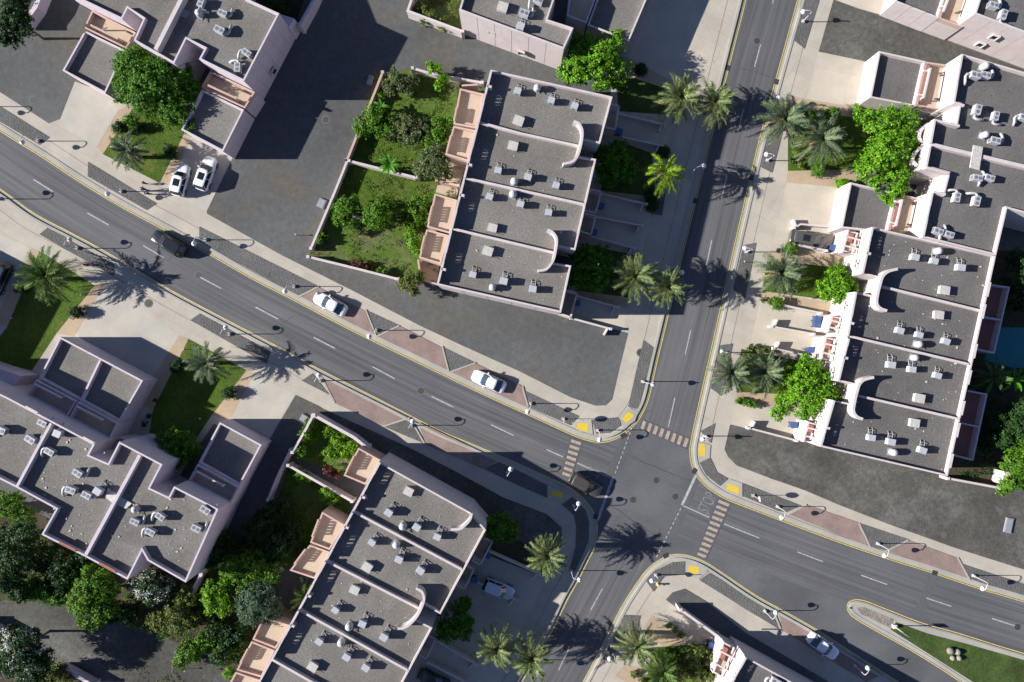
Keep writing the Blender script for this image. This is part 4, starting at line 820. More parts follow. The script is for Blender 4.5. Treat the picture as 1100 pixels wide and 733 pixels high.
for bx, by, ang, lab in (
    (-17, 115, ANW, 'street lamp at the left edge beside the upper left stone bed'), (42, 152, ANW, 'street lamp at the end of the stone bed below the left garage driveway'), (131, 206, ANW, 'street lamp beside the walking people'), (221.5, 258, ANW, 'street lamp at the kerb beside the black car'), (316.5, 308, ANW, 'street lamp just left of the first parked white sedan'), (404.5, 355, ANW, 'street lamp between the two brick bays beside a triangular bed'), (570, 433.5, ANW, 'street lamp at the stone bed right of the second white sedan'),
    (641.5, 462, pang(0, 50), 'street lamp on the rounded corner between two yellow pads'), (690, 410, pang(50, 10), 'street lamp on the long bed beside the cross street'), (743, 185.5, pang(50, -15), 'street lamp in shade near the coconut palm'), (720, 297, pang(50, -15), 'street lamp hidden beside the paired palms'),
    (862, 24, pang(-50, -10), 'street lamp at the top of the cross street, right side'), (836, 114, pang(-50, -10), 'street lamp half under the big right palm'), (823.6, 173, pang(-50, -10), 'street lamp below the pair of right palms'), (801, 271, pang(-50, -10), 'street lamp above the small sign post on the right'), (777.5, 379, pang(-50, -10), 'street lamp at the palms above the hedge'), (757, 468.5, pang(-50, 5), 'street lamp above the yellow pad right of the crossing'),
    (834.5, 544, ANE, 'street lamp at the start of the right red brick bay'), (942, 583.6, ANE, 'street lamp between the two right brick bays'), (1044.5, 618, ANE, 'street lamp after the last brick bay at right'),
    (0, 214, ASW, 'street lamp at the left edge on the lower kerb'), (84, 267, ASW, 'street lamp above the left palm'), (247, 359, ASW, 'street lamp above the middle palm on the lower kerb'), (344.5, 409, ASW, 'street lamp at the start of the lower brick bay'), (442.5, 457, ASW, 'street lamp between the two lower brick bays'), (545, 507, ASW, 'street lamp in the shaded stone bed left of the crossing'), (616, 543, ASW, 'street lamp on the shaded corner by the dark car'), (613.6, 613, pang(50, 20), 'street lamp on the left kerb of the lower street'),
    (571, 709, pang(50, 25), 'street lamp under the lowest palms'), (704, 617, pang(-50, 0), 'street lamp on the corner bed beside the yellow hydrant'), (659, 702, pang(-50, -25), 'street lamp beside the palm at bottom right'), (821, 656, AB, 'street lamp at the bed end before the bottom right brick bay'), (917, 714, AB, 'street lamp in shade at the bottom right brick bay')):
    x, y = P(bx, by); place(lp, (x, y, .11), ang, lab)
sg = thing('traffic_sign', '', 'sign', group='round traffic signs')
m = MB(); m.tube([(0, 0, 0), (0, 0, 2.75)], .04, 8); m.build('post', M['pole'], sg, world=False)
m = MB(); m.tube([(.06, 0, 2.3), (.09, 0, 2.3)], .38, 24); m.build('disc', M['lampw'], sg, world=False); m = MB(); m.box(0, 0, .1, .4, .4, .2); m.build('footing', M['kerb'], sg, world=False)
m = MB(); m.tube([(.075+0*k, .37*math.cos(k*math.pi/12), 2.3+.37*math.sin(k*math.pi/12)) for k in range(25)], .025, 5, False); m.build('rim', M['red'], sg, world=False)
for bx, by, ang, lab in ((605, 450, math.pi, 'round sign on a post left of the yellow pad at the upper corner'), (808.5, 532, 0.15, 'round sign on a post in the bed right of the yellow pad')):
    x, y = P(bx, by); place(sg, (x, y, .115), ang, lab)
x, y = P(959.5, 672); ts = thing('traffic_sign', 'tall sign post with flat panel at the tip of the grassy median', 'sign', (x, y, .11))
m = MB(); m.tube([(x, y, .1), (x, y, 3.1)], .07, 8); m.build('post', M['pole'], ts); m = MB(); m.box(x, y, .3, .5, .5, .5); m.build('footing', M['lampw'], ts); m = MB(); m.box(x, y, 2.85, .9, .06, .7, math.radians(-32)); m.build('panel', M['slab'], ts)
po = thing('bollard', '', 'bollard', group='small garden posts')
m = MB(); m.tube([(0, 0, 0), (0, 0, .75)], .04, 6); m.build('post', M['dark'], po, world=False); m = MB(); m.lathe([(.10, .75), (.11, .85), (.03, .92)], seg=10); m.build('cap', M['pole'], po, world=False)
for bx, by, lab in ((201, 375.5, 'small post in the lawn left of the middle palm'), (92, 317, 'small post at the lawn edge beside the left palm'), (320, 253, 'small post alone in the grey lot left of the garden wall'), (797.5, 282, 'small post in the right bed below a street lamp'), (842, 311, 'small post in the lawn under the right palm'), (202, 717.5, 'small post in the brown lot at the bottom'), (910, 180, 'small post at the lawn edge right of the big palms'), (218, 449, 'small post at the lawn corner above the lower garage'), (17, 342, 'small post in the shaded lawn at the left edge')):
    x, y = P(bx, by); place(po, (x, y, .11), 0, lab)
def hydrant(px, py, mat, lab):
    x, y = P(px, py); t = thing('fire_hydrant', lab, 'hydrant', (x, y, .11)); m = MB(); m.lathe([(.2, 0), (.2, .06), (.12, .1), (.12, .55), (.15, .58), (.13, .68), (.04, .76)], seg=14); m.build('barrel', M[mat], t, world=False)
    m = MB(); m.tube([(-.3, -.05, .45), (.3, .05, .45)], .07, 8); m.tube([(0, -.24, .4), (0, 0, .4)], .07, 8); m.build('outlet', M[mat], t, world=False)
hydrant(706, 627, 'hyd', 'small yellow hydrant with side outlets on the bottom right corner bed'); hydrant(94, 285, 'red', 'red hydrant in the palm shadow beside the left road bed')
# blue bins
bn = thing('wheelie_bin', '', 'bin', group='blue wheelie bins')
m = MB(); m.add([(-.24, -.26, .1), (.24, -.26, .1), (.24, .26, .1), (-.24, .26, .1), (-.3, -.32, 1.0), (.3, -.32, 1.0), (.3, .32, 1.0), (-.3, .32, 1.0)], [(3, 2, 1, 0), (4, 5, 6, 7), (0, 1, 5, 4), (1, 2, 6, 5), (2, 3, 7, 6), (3, 0, 4, 7)]); m.build('body', M['bin'], bn, world=False)
m = MB(); m.box(.02, 0, 1.035, .70, .70, .07); m.box(-.34, 0, 1.02, .1, .5, .06); m.build('lid', M['binl'], bn, world=False)
for y_ in (-.25, .25): m = MB(); m.tube([(-.24, y_-.04, .12), (-.24, y_+.04, .12)], .12, 10); m.build('wheel', M['rubber'], bn, world=False)
for bx, by, lab in ((664.5, 142.5, 'blue bin at the top driveway of the central terrace'), (645.5, 222, 'blue bin at the driveway below the coconut palm'), (637.5, 250, 'blue bin beside the round dark tree of the central terrace'), (619.5, 326, 'blue bin at the lowest driveway of the central terrace'), (894.5, 267, 'blue bin behind the parked dark van'), (877, 343, 'blue bin at the second porch of the right-hand terrace'), (876.5, 349, 'lower of two blue bins at the second porch of the right-hand terrace'), (870, 376, 'blue bin at the third porch of the right-hand terrace'), (851.5, 456.5, 'blue bin beside the leafy tree and bottom porch'), (763.5, 692, 'blue bin by the pergola porch at the bottom edge'), (523.5, 595.5, 'blue bin at the upper driveway of the bottom terrace'), (509.5, 622, 'blue bin behind the pale blue car')):
    x, y = P(bx, by, .8); place(bn, (x, y, .115), R.uniform(-.4, .1), lab, 1.15)
# grey slabs and boulders
def slabthing(px, py, w, l, ang, lab, tilt=0):
    x, y = P(px, py); t = thing('utility_slab', lab, 'slab', (x, y, .11), math.radians(ang)); m = MB(); m.box(0, 0, .12, w, l, .22); m.build('body', M['slab'], t, world=False); m = MB(); m.box(0, 0, .25, w*.8, l*.85, .04); m.build('lid', M['slab'], t, world=False)
slabthing(1082, 564, 1.0, 2.0, -12, 'grey rectangular slab lying in the gravel lot at right'); slabthing(398, 87, .7, 1.3, -18, 'grey slab lying in the villa shadow beside the garden wall'); slabthing(346, 219, 1.0, 1.2, -25, 'flat grey slab against the left garden wall'); slabthing(327, 449, .9, .9, -30, 'square grey slab in the gravel corner by the wall top')
for i, (bx, by, r, lab) in enumerate(((1019, 698, .47, 'largest pale boulder, upper left of four on the median'), (1027, 699.5, .42, 'upper right boulder of four on the median'), (1022, 706, .34, 'lower left boulder of four on the median'), (1028.5, 706, .37, 'lower right boulder of four on the median'))):
    x, y = P(bx, by); m = MB(); rr = random.Random(i)
    pr = [(r*.75, 0), (r*1.02, r*.35), (r*.98, r*.8), (r*.7, r*1.2), (r*.25, r*1.38)]; m.lathe(pr, seg=11); m.v = [(a*(1+rr.uniform(-.12, .12)), b*(1+rr.uniform(-.12, .12)), c*(1+rr.uniform(-.06, .06))) for a, b, c in m.v]
    o = m.build('boulder', M['boulder'], None, world=False, smooth_=True); o.location = (x, y, .1); tag(o, lab, 'boulder', 'boulders on the median')

# ------------------------------------------------------------------ cars
def car(px, py, ang, mat, style, lab, L=4.7, W_=1.82, sunroof=False):
    x, y = P(px, py, 1.0); t = thing('parked_car' if style != 'van' else 'parked_van', lab, 'van' if style == 'van' else 'car', (x, y, .015), ang)
    if style == 'sedan': zt = [.64, .80, .90, .94, .95, .95, .93, .88, .80, .72, .58]; cab = (-.385, .215, -.205, .035, 1.43)
    elif style == 'suv': zt = [.80, .96, 1.02, 1.05, 1.06, 1.06, 1.05, 1.01, .94, .86, .70]; cab = (-.475, .235, -.39, .07, 1.68)
    else: zt = [.84, .98, 1.05, 1.07, 1.08, 1.08, 1.06, 1.02, .95, .86, .70]; cab = (-.48, .31, -.42, .13, 1.75)
    xs = [-.5, -.488, -.45, -.36, -.2, 0, .2, .32, .41, .47, .5]; hw = [.29, .38, .445, .49, .5, .5, .498, .488, .455, .39, .28]
    m = MB(); n = 12
    for X, h, z in zip(xs, hw, zt):
        w = h*W_; zb = .24 if abs(X) < .44 else .32
        sec = [(-w*.9, zb), (-w, zb+.12), (-w, z-.26), (-w*.97, z-.13), (-w*.86, z-.045), (-w*.5, z), (w*.5, z), (w*.86, z-.045), (w*.97, z-.13), (w, z-.26), (w, zb+.12), (w*.9, zb)]
        m.v += [(X*L, a, b) for a, b in sec]
    for i in range(len(xs)-1):
        for k in range(n):
            a = i*n+k; b = i*n+(k+1) % n; m.f.append((a, a+n, b+n, b))
    m.f.append(tuple(range(n))); m.f.append(tuple(range(len(xs)*n-1, (len(xs)-1)*n-1, -1)))
    m.build('body', M[mat], t, world=False, smooth_=True)
    xr, xf, tr, tf, zc = cab; zb = zt[5]-.05
    def rr(x0, x1, w, z, b): return [(x0*L, -w*.86, z), (x0*L+b, -w, z), (x1*L-b*2, -w, z), (x1*L, -w*.72, z), (x1*L+b*.3, 0, z), (x1*L, w*.72, z), (x1*L-b*2, w, z), (x0*L+b, w, z), (x0*L, w*.86, z), (x0*L-b*.2, 0, z)]
    def loft(mb, rings):
        k = len(rings[0]); o = len(mb.v)
        for r in rings: mb.v += r
        for i in range(len(rings)-1):
            for j in range(k): a = o+i*k+j; b = o+i*k+(j+1) % k; mb.f.append((a, b, b+k, a+k))
        mb.f.append(tuple(o+(len(rings)-1)*k+j for j in range(k)))
    wb, wt = .46*W_, .37*W_
    m = MB(); loft(m, [rr(xr, xf, wb, zb, .18), rr(tr, tf, wt, zc-.05, .18)]); m.build('window', M['carglass' if style == 'sedan' else 'glass'], t, world=False)
    m = MB(); loft(m, [rr(tr-.012, tf+.012, wt+.03, zc-.055, .18), rr(tr, tf, wt, zc-.01, .2), rr(tr+.03, tf-.03, wt*.85, zc+.025, .25)]); roof = m.build('roof', M[mat], t, world=False)
    m = MB()
    for s in (-1, 1):
        for a, b in (((xf*L-.36, wb, zb), (tf*L-.36, wt, zc-.05)), ((xr*L+.18, wb, zb), (tr*L+.18, wt, zc-.05)), (((xr+xf)/2*L-.1, wb, zb), ((tr+tf)/2*L, wt, zc-.05))):
            m.tube([(a[0], s*(a[1]+.005), a[2]), (b[0], s*(b[1]+.015), b[2])], .045, 5)
    m.build('pillar', M[mat], t, world=False)
    if sunroof: m = MB(); m.box((tr+tf)/2*L+.15, 0, zc+.03, .95, .85, .02); m.build('sunroof', M['glass'], t, world=False)
    for X in (-.30, .31):
        for s in (-1, 1):
            m = MB(); m.tube([(X*L, s*(W_*.5-.22), .33), (X*L, s*(W_*.5+.015), .33)], .33, 16); w = m.build('wheel', M['rubber'], t, world=False)
            m = MB(); m.tube([(X*L, s*(W_*.5+.012), .33), (X*L, s*(W_*.5+.03), .33)], .2, 12); m.build('rim', M['rim'], w, world=False)
    for s in (-1, 1):
        m = MB(); m.box(.452*L, s*.36*W_, zt[9]-.11, .14, .24, .1, -s*.75); m.build('headlight', M['lightw'], t, world=False)
        m = MB(); m.box(-.476*L, s*.37*W_, zt[1]-.12, .1, .22, .14, s*.4); m.build('taillight', M['lightr'], t, world=False)
        m = MB(); m.box(xf*L-.55, s*(W_*.5+.1), zb+.1, .14, .22, .14); m.build('mirror', M[mat], t, world=False)
    return t
car(193, 193, pang(9, -34), 'carw', 'suv', 'white car with small sunroof, left of two in the garage driveway', 4.4, 1.8, True)
car(220, 186, pang(12, -34), 'carw', 'suv', 'white car with dark sunroof, right of two in the garage driveway', 4.7, 1.88, True)
car(180, 261.5, pang(-36, -22), 'cark', 'suv', 'black off-road car driving on the main road', 5.0, 1.95)
car(354, 326.5, pang(-36, -18.5), 'carw', 'sedan', 'white sedan parked on brick paving, left of the two at the kerb', 4.75)
car(525, 410, pang(-37, -16), 'carw', 'sedan', 'white sedan parked on brick paving, nearer the junction', 4.75)
car(629, 521, pang(28, 15), 'carb', 'suv', 'dark bronze car waiting at the stop line in shade', 4.6, 1.85)
car(535.5, 633.5, pang(33, 13), 'cars', 'suv', 'pale blue car parked in the shaded driveway', 4.4, 1.8)
car(885.5, 695.5, pang(33, 24), 'carw', 'sedan', 'pale sedan parked in shade on the bottom right brick bay', 4.7)
car(868.5, 257.5, pang(37, 7), 'carg', 'van', 'long dark grey van parked in the right-hand driveway', 4.9, 1.95, True)
car(466, 733, pang(30, 15), 'cark', 'sedan', 'black sedan in the shaded driveway at the bottom edge', 4.7)
car(-2, 300, pang(-14, 30), 'cark', 'suv', 'black car cut by the left edge in a shaded driveway', 4.8)

# ------------------------------------------------------------------ people
def skinned(name, joints_, edges, mat, parent, sub=1):
    me = bpy.data.meshes.new(name); me.from_pydata([j[:3] for j in joints_], edges, []); me.materials.append(mat)
    o = bpy.data.objects.new(name, me); COL.objects.link(o); o.parent = parent
    md = o.modifiers.new('skin', 'SKIN'); md.use_smooth_shade = True
    if not me.skin_vertices: 
        bpy.context.view_layer.update()
    for i, j in enumerate(joints_):
        sv = me.skin_vertices[0].data[i]; sv.radius = (j[3], j[4] if len(j) > 4 else j[3]); sv.use_root = (i == 0)
    s = o.modifiers.new('sub', 'SUBSURF'); s.levels = sub; s.render_levels = sub
    return o
def person(px, py, ang, top, legs, lab, sc_=1.0, stride=.18):
    x, y = P(px, py); t = thing('person', lab, 'person', (x, y, .108), ang); t.scale = (sc_,)*3
    J = [(0, 0, .95, .13, .11), (0, 0, 1.2, .13, .10), (0, 0, 1.42, .11, .09), (0, 0, 1.52, .055), (.02, 0, 1.60, .075), (.02, 0, 1.70, .085)]
    Ed = [(0, 1), (1, 2), (2, 3), (3, 4), (4, 5)]
    for s in (-1, 1):
        b = len(J); f = s*stride
        J += [(0, s*.10, .88, .085), (f*.6, s*.10, .50, .06), (f-.05, s*.10, .09, .04), (f+.13, s*.11, .04, .035)]; Ed += [(0, b), (b, b+1), (b+1, b+2), (b+2, b+3)]
        b = len(J); g_ = -f*.8
        J += [(0, s*.19, 1.40, .055), (g_*.4, s*.25, 1.12, .043), (g_+.08, s*.27, .88, .03), (g_+.11, s*.27, .80, .036, .02)]; Ed += [(2, b), (b, b+1), (b+1, b+2), (b+2, b+3)]
        h = b+3
        for k, (dx, ln) in enumerate(((-.03, .075), (-.01, .085), (.012, .08), (.032, .062))):
            q = len(J); J += [(g_+.11+dx, s*.27, .755, .009), (g_+.13+dx, s*.265, .76-ln, .008)]; Ed += [(h, q), (q, q+1)]
        q = len(J); J += [(g_+.165, s*.25, .79, .010), (g_+.185, s*.24, .75, .009)]; Ed += [(h, q), (q, q+1)]
    skinned('body', J, Ed, M['skin'], t)
    sh = [(0, 0, .92, .15, .13), (0, 0, 1.2, .15, .125), (0, 0, 1.42, .13, .11)]; se = [(0, 1), (1, 2)]
    for s in (-1, 1): b = len(sh); g_ = -s*stride*.8; sh += [(0, s*.19, 1.405, .075), (g_*.4, s*.25, 1.14, .062)]; se += [(2, b), (b, b+1)]
    skinned('shirt', sh, se, M[top], t)
    tr = [(0, 0, .93, .145, .13)]; te = []
    for s in (-1, 1): b = len(tr); f = s*stride; tr += [(0, s*.10, .86, .10), (f*.6, s*.10, .50, .078), (f-.05, s*.10, .14, .06)]; te += [(0, b), (b, b+1), (b+1, b+2)]
    skinned('trousers', tr, te, M[legs], t)
    skinned('hair', [(-.005, 0, 1.70, .09), (0, 0, 1.76, .085)], [(0, 1)], M['hair'], t)
    for s in (-1, 1):
        m = MB(); m.box(s*stride+.05, s*.105, .035, .27, .1, .07); m.build('shoe', M['shoe'], t, world=False)
        m = MB(); m.box(.10, s*.032, 1.68, .02, .022, .014); m.build('eye', M['hair'], t, world=False)
    m = MB(); m.tube([(.095, 0, 1.675), (.125, 0, 1.645)], [.01, .016], 6); m.build('nose', M['skin'], t, world=False)
    m = MB(); m.box(.1, 0, 1.605, .015, .05, .012); m.build('mouth', M['red'], t, world=False)
    return t
person(161.5, 209, pang(-30, -17), 'clw', 'cln', 'person in a white top walking along the pavement by the lamp')
person(158.5, 205, pang(-30, -17), 'cln', 'clk', 'person in dark blue clothes walking beside the one in white')
person(158, 198, pang(-30, -17), 'clk', 'clk', 'small person in black walking at the lawn corner', .72)

# ------------------------------------------------------------------ trees and plants
def foliage(mb, blobs, leaf, dens, rg, flat=.8):
    for bx, by, bz, r in blobs:
        nc = max(6, int(dens*18*r*r)+4)
        for _ in range(nc):
            while True:
                d = Vector((rg.gauss(0, 1), rg.gauss(0, 1), rg.gauss(.25, 1)))
                if d.length > .1: d.normalize()
                if d.z > -.45: break
            rad = r*(rg.uniform(.55, 1.04) if rg.random() < .8 else rg.uniform(.2, .6))
            c = Vector((bx, by, bz)) + Vector((d.x*rad, d.y*rad, d.z*rad*flat)); rc = rg.uniform(.22, .42)*min(1, .4+.35*r)
            for _k in range(26):
                p = c + Vector((rg.gauss(0, rc*.6), rg.gauss(0, rc*.6), rg.gauss(0, rc*.5)))
                nrm = (d*.8 + Vector((rg.gauss(-.1, .55), rg.gauss(0, .55), rg.gauss(.4, .45)))).normalized()
                u = nrm.orthogonal().normalized(); a = rg.uniform(0, 6.28); w = nrm.cross(u); uu = u*math.cos(a)+w*math.sin(a); ww = nrm.cross(uu)
                s = leaf*rg.uniform(.6, 1.25); mb.add([p-uu*s, p+ww*s*.55, p+uu*s, p-ww*s*.55], [(0, 1, 2, 3)])
seed = [100]
def tree(px, py, hc, blobs, mat, lab, leaf=.155, dens=1.0, name='tree', cat='tree', trunk=True, flowers=False, group=None):
    """px,py = crown centre as seen, hc = its height; blobs = (dx px, dy px, dz m, radius px)"""
    seed[0] += 1; rg = random.Random(seed[0])
    cx, cy = P(px, py, hc); t = thing(name, lab, cat, (cx, cy, .1), 0, group)
    bl = [(dx/S, -dy/S, hc-.1+dz, r/S) for dx, dy, dz, r in blobs]
    ex = []
    for b in bl:
        for _ in range(3 if b[3] > 1.2 else 0):
            a = rg.uniform(0, 6.28); ex.append((b[0]+math.cos(a)*b[3]*.72, b[1]+math.sin(a)*b[3]*.72, b[2]+rg.uniform(-.35, .25)*b[3], b[3]*rg.uniform(.32, .5)))
    m = MB(); foliage(m, bl+ex, leaf, dens, rg); m.build('crown', LF[mat], t, world=False)
    if trunk:
        m = MB(); zb = max(.4, hc*.55); m.tube([(0, 0, 0), (.05, .03, zb*.6), (0, 0, zb)], [.2, .15, .12], 8)
        for b in bl: m.tube([(0, 0, zb*.8), (b[0]*.5, b[1]*.5, (zb+b[2])*.5+.1), (b[0]*.9, b[1]*.9, b[2]+b[3]*.2)], [.1, .07, .03], 6)
        m.build('trunk', M['bark'], t, world=False)
    if flowers:
        m = MB(); foliage(m, [(b[0], b[1], b[2]+.08, b[3]*1.04) for b in bl], .07, .35, rg); m.build('blossom', M['flower'], t, world=False)
    return t
tree(165, 92, 4.0, [(-16, -16, .2, 24), (20, -8, .3, 22), (-8, 14, -.3, 24), (22, 22, -.4, 20), (3, -2, .9, 24), (38, 4, -.5, 11), (-34, 5, -.6, 12), (-30, -28, -.4, 12), (35, 38, -1, 9), (-28, 34, -1.1, 8)], 'deep', 'big dense green tree between the two upper left garages', dens=.8)
tree(640, 63, 3.8, [(-18, 12, .3, 17), (0, 18, .2, 17), (12, -6, .2, 18), (22, 12, -.5, 16), (-10, -14, -.4, 17), (6, 2, .9, 14), (-30, 16, -.4, 10), (22, -26, -.6, 8)], 'bright', 'bright tree between the top centre villa and the central terrace', dens=.8)
tree(661, 176, 3.3, [(0, 0, .2, 20), (8, 10, -.3, 13), (-9, -9, -.2, 13), (5, -12, -.3, 12), (-8, 12, -.3, 12)], 'deep', 'round dark tree in shade beside the coconut palm', dens=.8)
tree(632, 285, 3.3, [(0, 0, .2, 20), (12, -6, -.3, 15), (-8, 12, -.3, 13), (10, 14, -.4, 13), (-10, -10, -.3, 11)], 'deep', 'round dark tree in shade beside the paired palms', dens=.8)
tree(956, 162, 4.0, [(-10, -24, .2, 20), (14, -28, 0, 19), (-2, 0, .5, 22), (18, -6, -.2, 15), (-14, 20, -.2, 18), (6, 26, -.2, 17), (6, 46, -.6, 12), (-24, 8, -.7, 10), (-28, -36, -.8, 9)], 'bright', 'bright green tree in front of the upper right villas', dens=.85)
tree(897, 306, 3.0, [(0, 0, .3, 15), (10, 6, 0, 12), (-10, 4, -.1, 11), (4, -11, -.2, 11), (0, 12, -.3, 10), (16, -2, -.3, 8)], 'bright', 'small bright tree at the second house of the right-hand terrace', dens=.9)
tree(868, 419, 3.4, [(-8, -4, .3, 19), (12, -2, .2, 18), (0, 14, 0, 16), (-22, 16, -.5, 12), (28, 6, -.5, 9), (2, -22, -.2, 14), (-30, 26, -.8, 8), (-18, -18, -.6, 10)], 'bright', 'bright spreading tree beside the bottom house of the right-hand terrace', dens=.9)
tree(195, 475, 2.6, [(-8, 0, .2, 14), (10, 3, .1, 13), (0, 14, -.2, 14), (-20, -4, -.5, 9)], 'mid', 'leafy tree beside the lawn above the lower left villas')
tree(100, 640, 3.6, [(0, -12, .3, 18), (-8, 8, .1, 17), (8, 14, -.1, 16), (12, -6, -.1, 14), (-4, 26, -.5, 12)], 'mid', 'tall green tree below the corner of the lower left villas')
tree(163, 629, 2.6, [(0, 0, .2, 17), (12, 3, -.1, 13), (-12, 0, -.2, 12), (2, 10, -.3, 12)], 'dark', 'dark bush with white blossom under the lower left villas', flowers=True)
tree(234, 641, 3.2, [(0, 0, .3, 14), (8, 8, -.1, 12), (-8, -6, -.1, 11), (-6, 10, -.2, 10), (8, -12, -.2, 10)], 'lime', 'yellow-green round tree left of the blue-green one')
tree(279, 648, 3.6, [(0, 0, .4, 19), (8, -6, .1, 15), (-8, 8, .1, 14), (10, 10, -.2, 13), (-10, -8, -.1, 13)], 'blue', 'blue-green round tree beside the bottom terrace', dens=1.3, leaf=.13)
tree(262, 612, 3.0, [(-12, 0, .1, 15), (10, -4, .1, 16), (26, 4, -.2, 12), (0, 14, -.3, 13)], 'mid', 'green tree behind the yellow-green and blue-green trees')
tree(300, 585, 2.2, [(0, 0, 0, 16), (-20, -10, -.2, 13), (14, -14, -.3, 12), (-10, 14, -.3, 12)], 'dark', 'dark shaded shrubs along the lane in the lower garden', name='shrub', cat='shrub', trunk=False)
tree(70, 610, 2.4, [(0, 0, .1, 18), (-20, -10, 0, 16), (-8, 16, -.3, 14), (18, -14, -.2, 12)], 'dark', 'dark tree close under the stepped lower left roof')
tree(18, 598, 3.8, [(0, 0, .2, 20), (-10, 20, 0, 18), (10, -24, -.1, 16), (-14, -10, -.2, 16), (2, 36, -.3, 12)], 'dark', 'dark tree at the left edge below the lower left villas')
tree(12, 545, 2.2, [(0, 0, .1, 15), (14, 8, -.2, 11), (-14, -4, 0, 13)], 'mid', 'green bush against the lower left villas at the left edge', name='shrub', cat='shrub')
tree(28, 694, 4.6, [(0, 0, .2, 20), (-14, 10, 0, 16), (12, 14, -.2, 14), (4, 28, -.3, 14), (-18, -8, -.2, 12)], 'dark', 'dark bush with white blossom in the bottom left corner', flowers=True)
tree(48, 636, 2.0, [(0, 0, 0, 13), (14, 4, -.1, 11), (-16, -4, 0, 12), (26, -8, -.2, 9)], 'deep', 'dark green bushes left of the tall green tree', name='shrub', cat='shrub')
tree(128, 655, 1.8, [(0, 0, 0, 11), (12, 6, -.1, 10), (-8, 8, -.2, 8)], 'dark', 'low dark bush between the tall green tree and the white-blossomed one', name='shrub', cat='shrub')
tree(282, 560, 1.9, [(0, 0, 0, 13), (-10, 12, -.1, 12), (12, -12, -.1, 10), (22, -20, -.3, 8)], 'dark', 'dark bush against the upper lane wall in the lower garden', name='shrub', cat='shrub')
tree(232, 590, 2.0, [(0, 0, 0, 14), (14, -10, 0, 12), (-8, 12, -.2, 11)], 'dark', 'dark bush beside the side wall of the lower left villas', name='shrub', cat='shrub')
tree(60, 722, 1.6, [(0, 0, 0, 10), (10, 6, -.1, 8), (-10, 6, 0, 9)], 'weed', 'weedy bush beside the short wall at the bottom edge', name='shrub', cat='shrub')
tree(188, 655, 2.0, [(0, 0, .1, 14), (12, -14, 0, 12), (-16, 12, -.2, 12), (2, 16, -.3, 11), (16, 10, -.3, 10)], 'weed', 'loose weedy shrub beside the lane wall at lower left', name='shrub', cat='shrub', trunk=False, dens=.7)
tree(204, 700, 1.8, [(0, 0, .1, 13), (-10, 12, -.3, 9), (14, -10, -.1, 11), (28, -4, -.3, 10), (44, 4, -.4, 9)], 'mid', 'green shrub at the edge of the brown bottom lot', name='shrub', cat='shrub', trunk=False)
tree(240, 700, 1.6, [(0, 0, 0, 15), (14, -16, 0, 13), (-6, -22, 0, 13), (16, 6, -.2, 9)], 'dark', 'dark undergrowth below the yellow-green tree', name='shrub', cat='shrub', trunk=False, dens=.7)
tree(247, 724, 1.2, [(0, 0, 0, 7), (8, 4, -.2, 6)], 'bright', 'small bright plant at the foot of the bottom terrace', name='shrub', cat='shrub', trunk=False)
tree(535, 567, 2.6, [(0, 0, .2, 13), (10, 4, -.1, 11), (-8, -6, -.1, 9), (6, -10, -.3, 9)], 'mid', 'shaded tree behind the corner of the bottom terrace')
tree(487, 666, 3.2, [(0, 0, .2, 16), (10, 8, -.2, 13), (-6, 14, -.3, 11), (8, -12, -.2, 11)], 'deep', 'dark round tree in the notch of the bottom terrace')
tree(1092, 503, 3.0, [(0, -4, .2, 15), (-4, 14, -.1, 11), (10, -20, -.1, 15), (-10, 22, -.5, 7)], 'mid', 'green tree by the white pillar at the right edge')
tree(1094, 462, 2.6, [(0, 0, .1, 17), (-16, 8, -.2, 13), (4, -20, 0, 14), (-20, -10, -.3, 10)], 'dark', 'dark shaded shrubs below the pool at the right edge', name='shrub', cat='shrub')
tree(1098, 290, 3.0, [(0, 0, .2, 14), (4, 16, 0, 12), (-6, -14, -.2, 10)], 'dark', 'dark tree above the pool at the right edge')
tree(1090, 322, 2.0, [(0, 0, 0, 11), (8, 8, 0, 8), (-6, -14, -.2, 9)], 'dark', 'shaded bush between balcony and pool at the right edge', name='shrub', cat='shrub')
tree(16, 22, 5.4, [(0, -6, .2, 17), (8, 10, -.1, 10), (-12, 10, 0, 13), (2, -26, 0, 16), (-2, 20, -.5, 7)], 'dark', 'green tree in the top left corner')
tree(300, 4, 2.2, [(0, 0, .1, 13), (-12, -6, 0, 12), (10, -10, 0, 11)], 'dark', 'dark bushes between the shade-tinted walls at the top', name='shrub', cat='shrub')
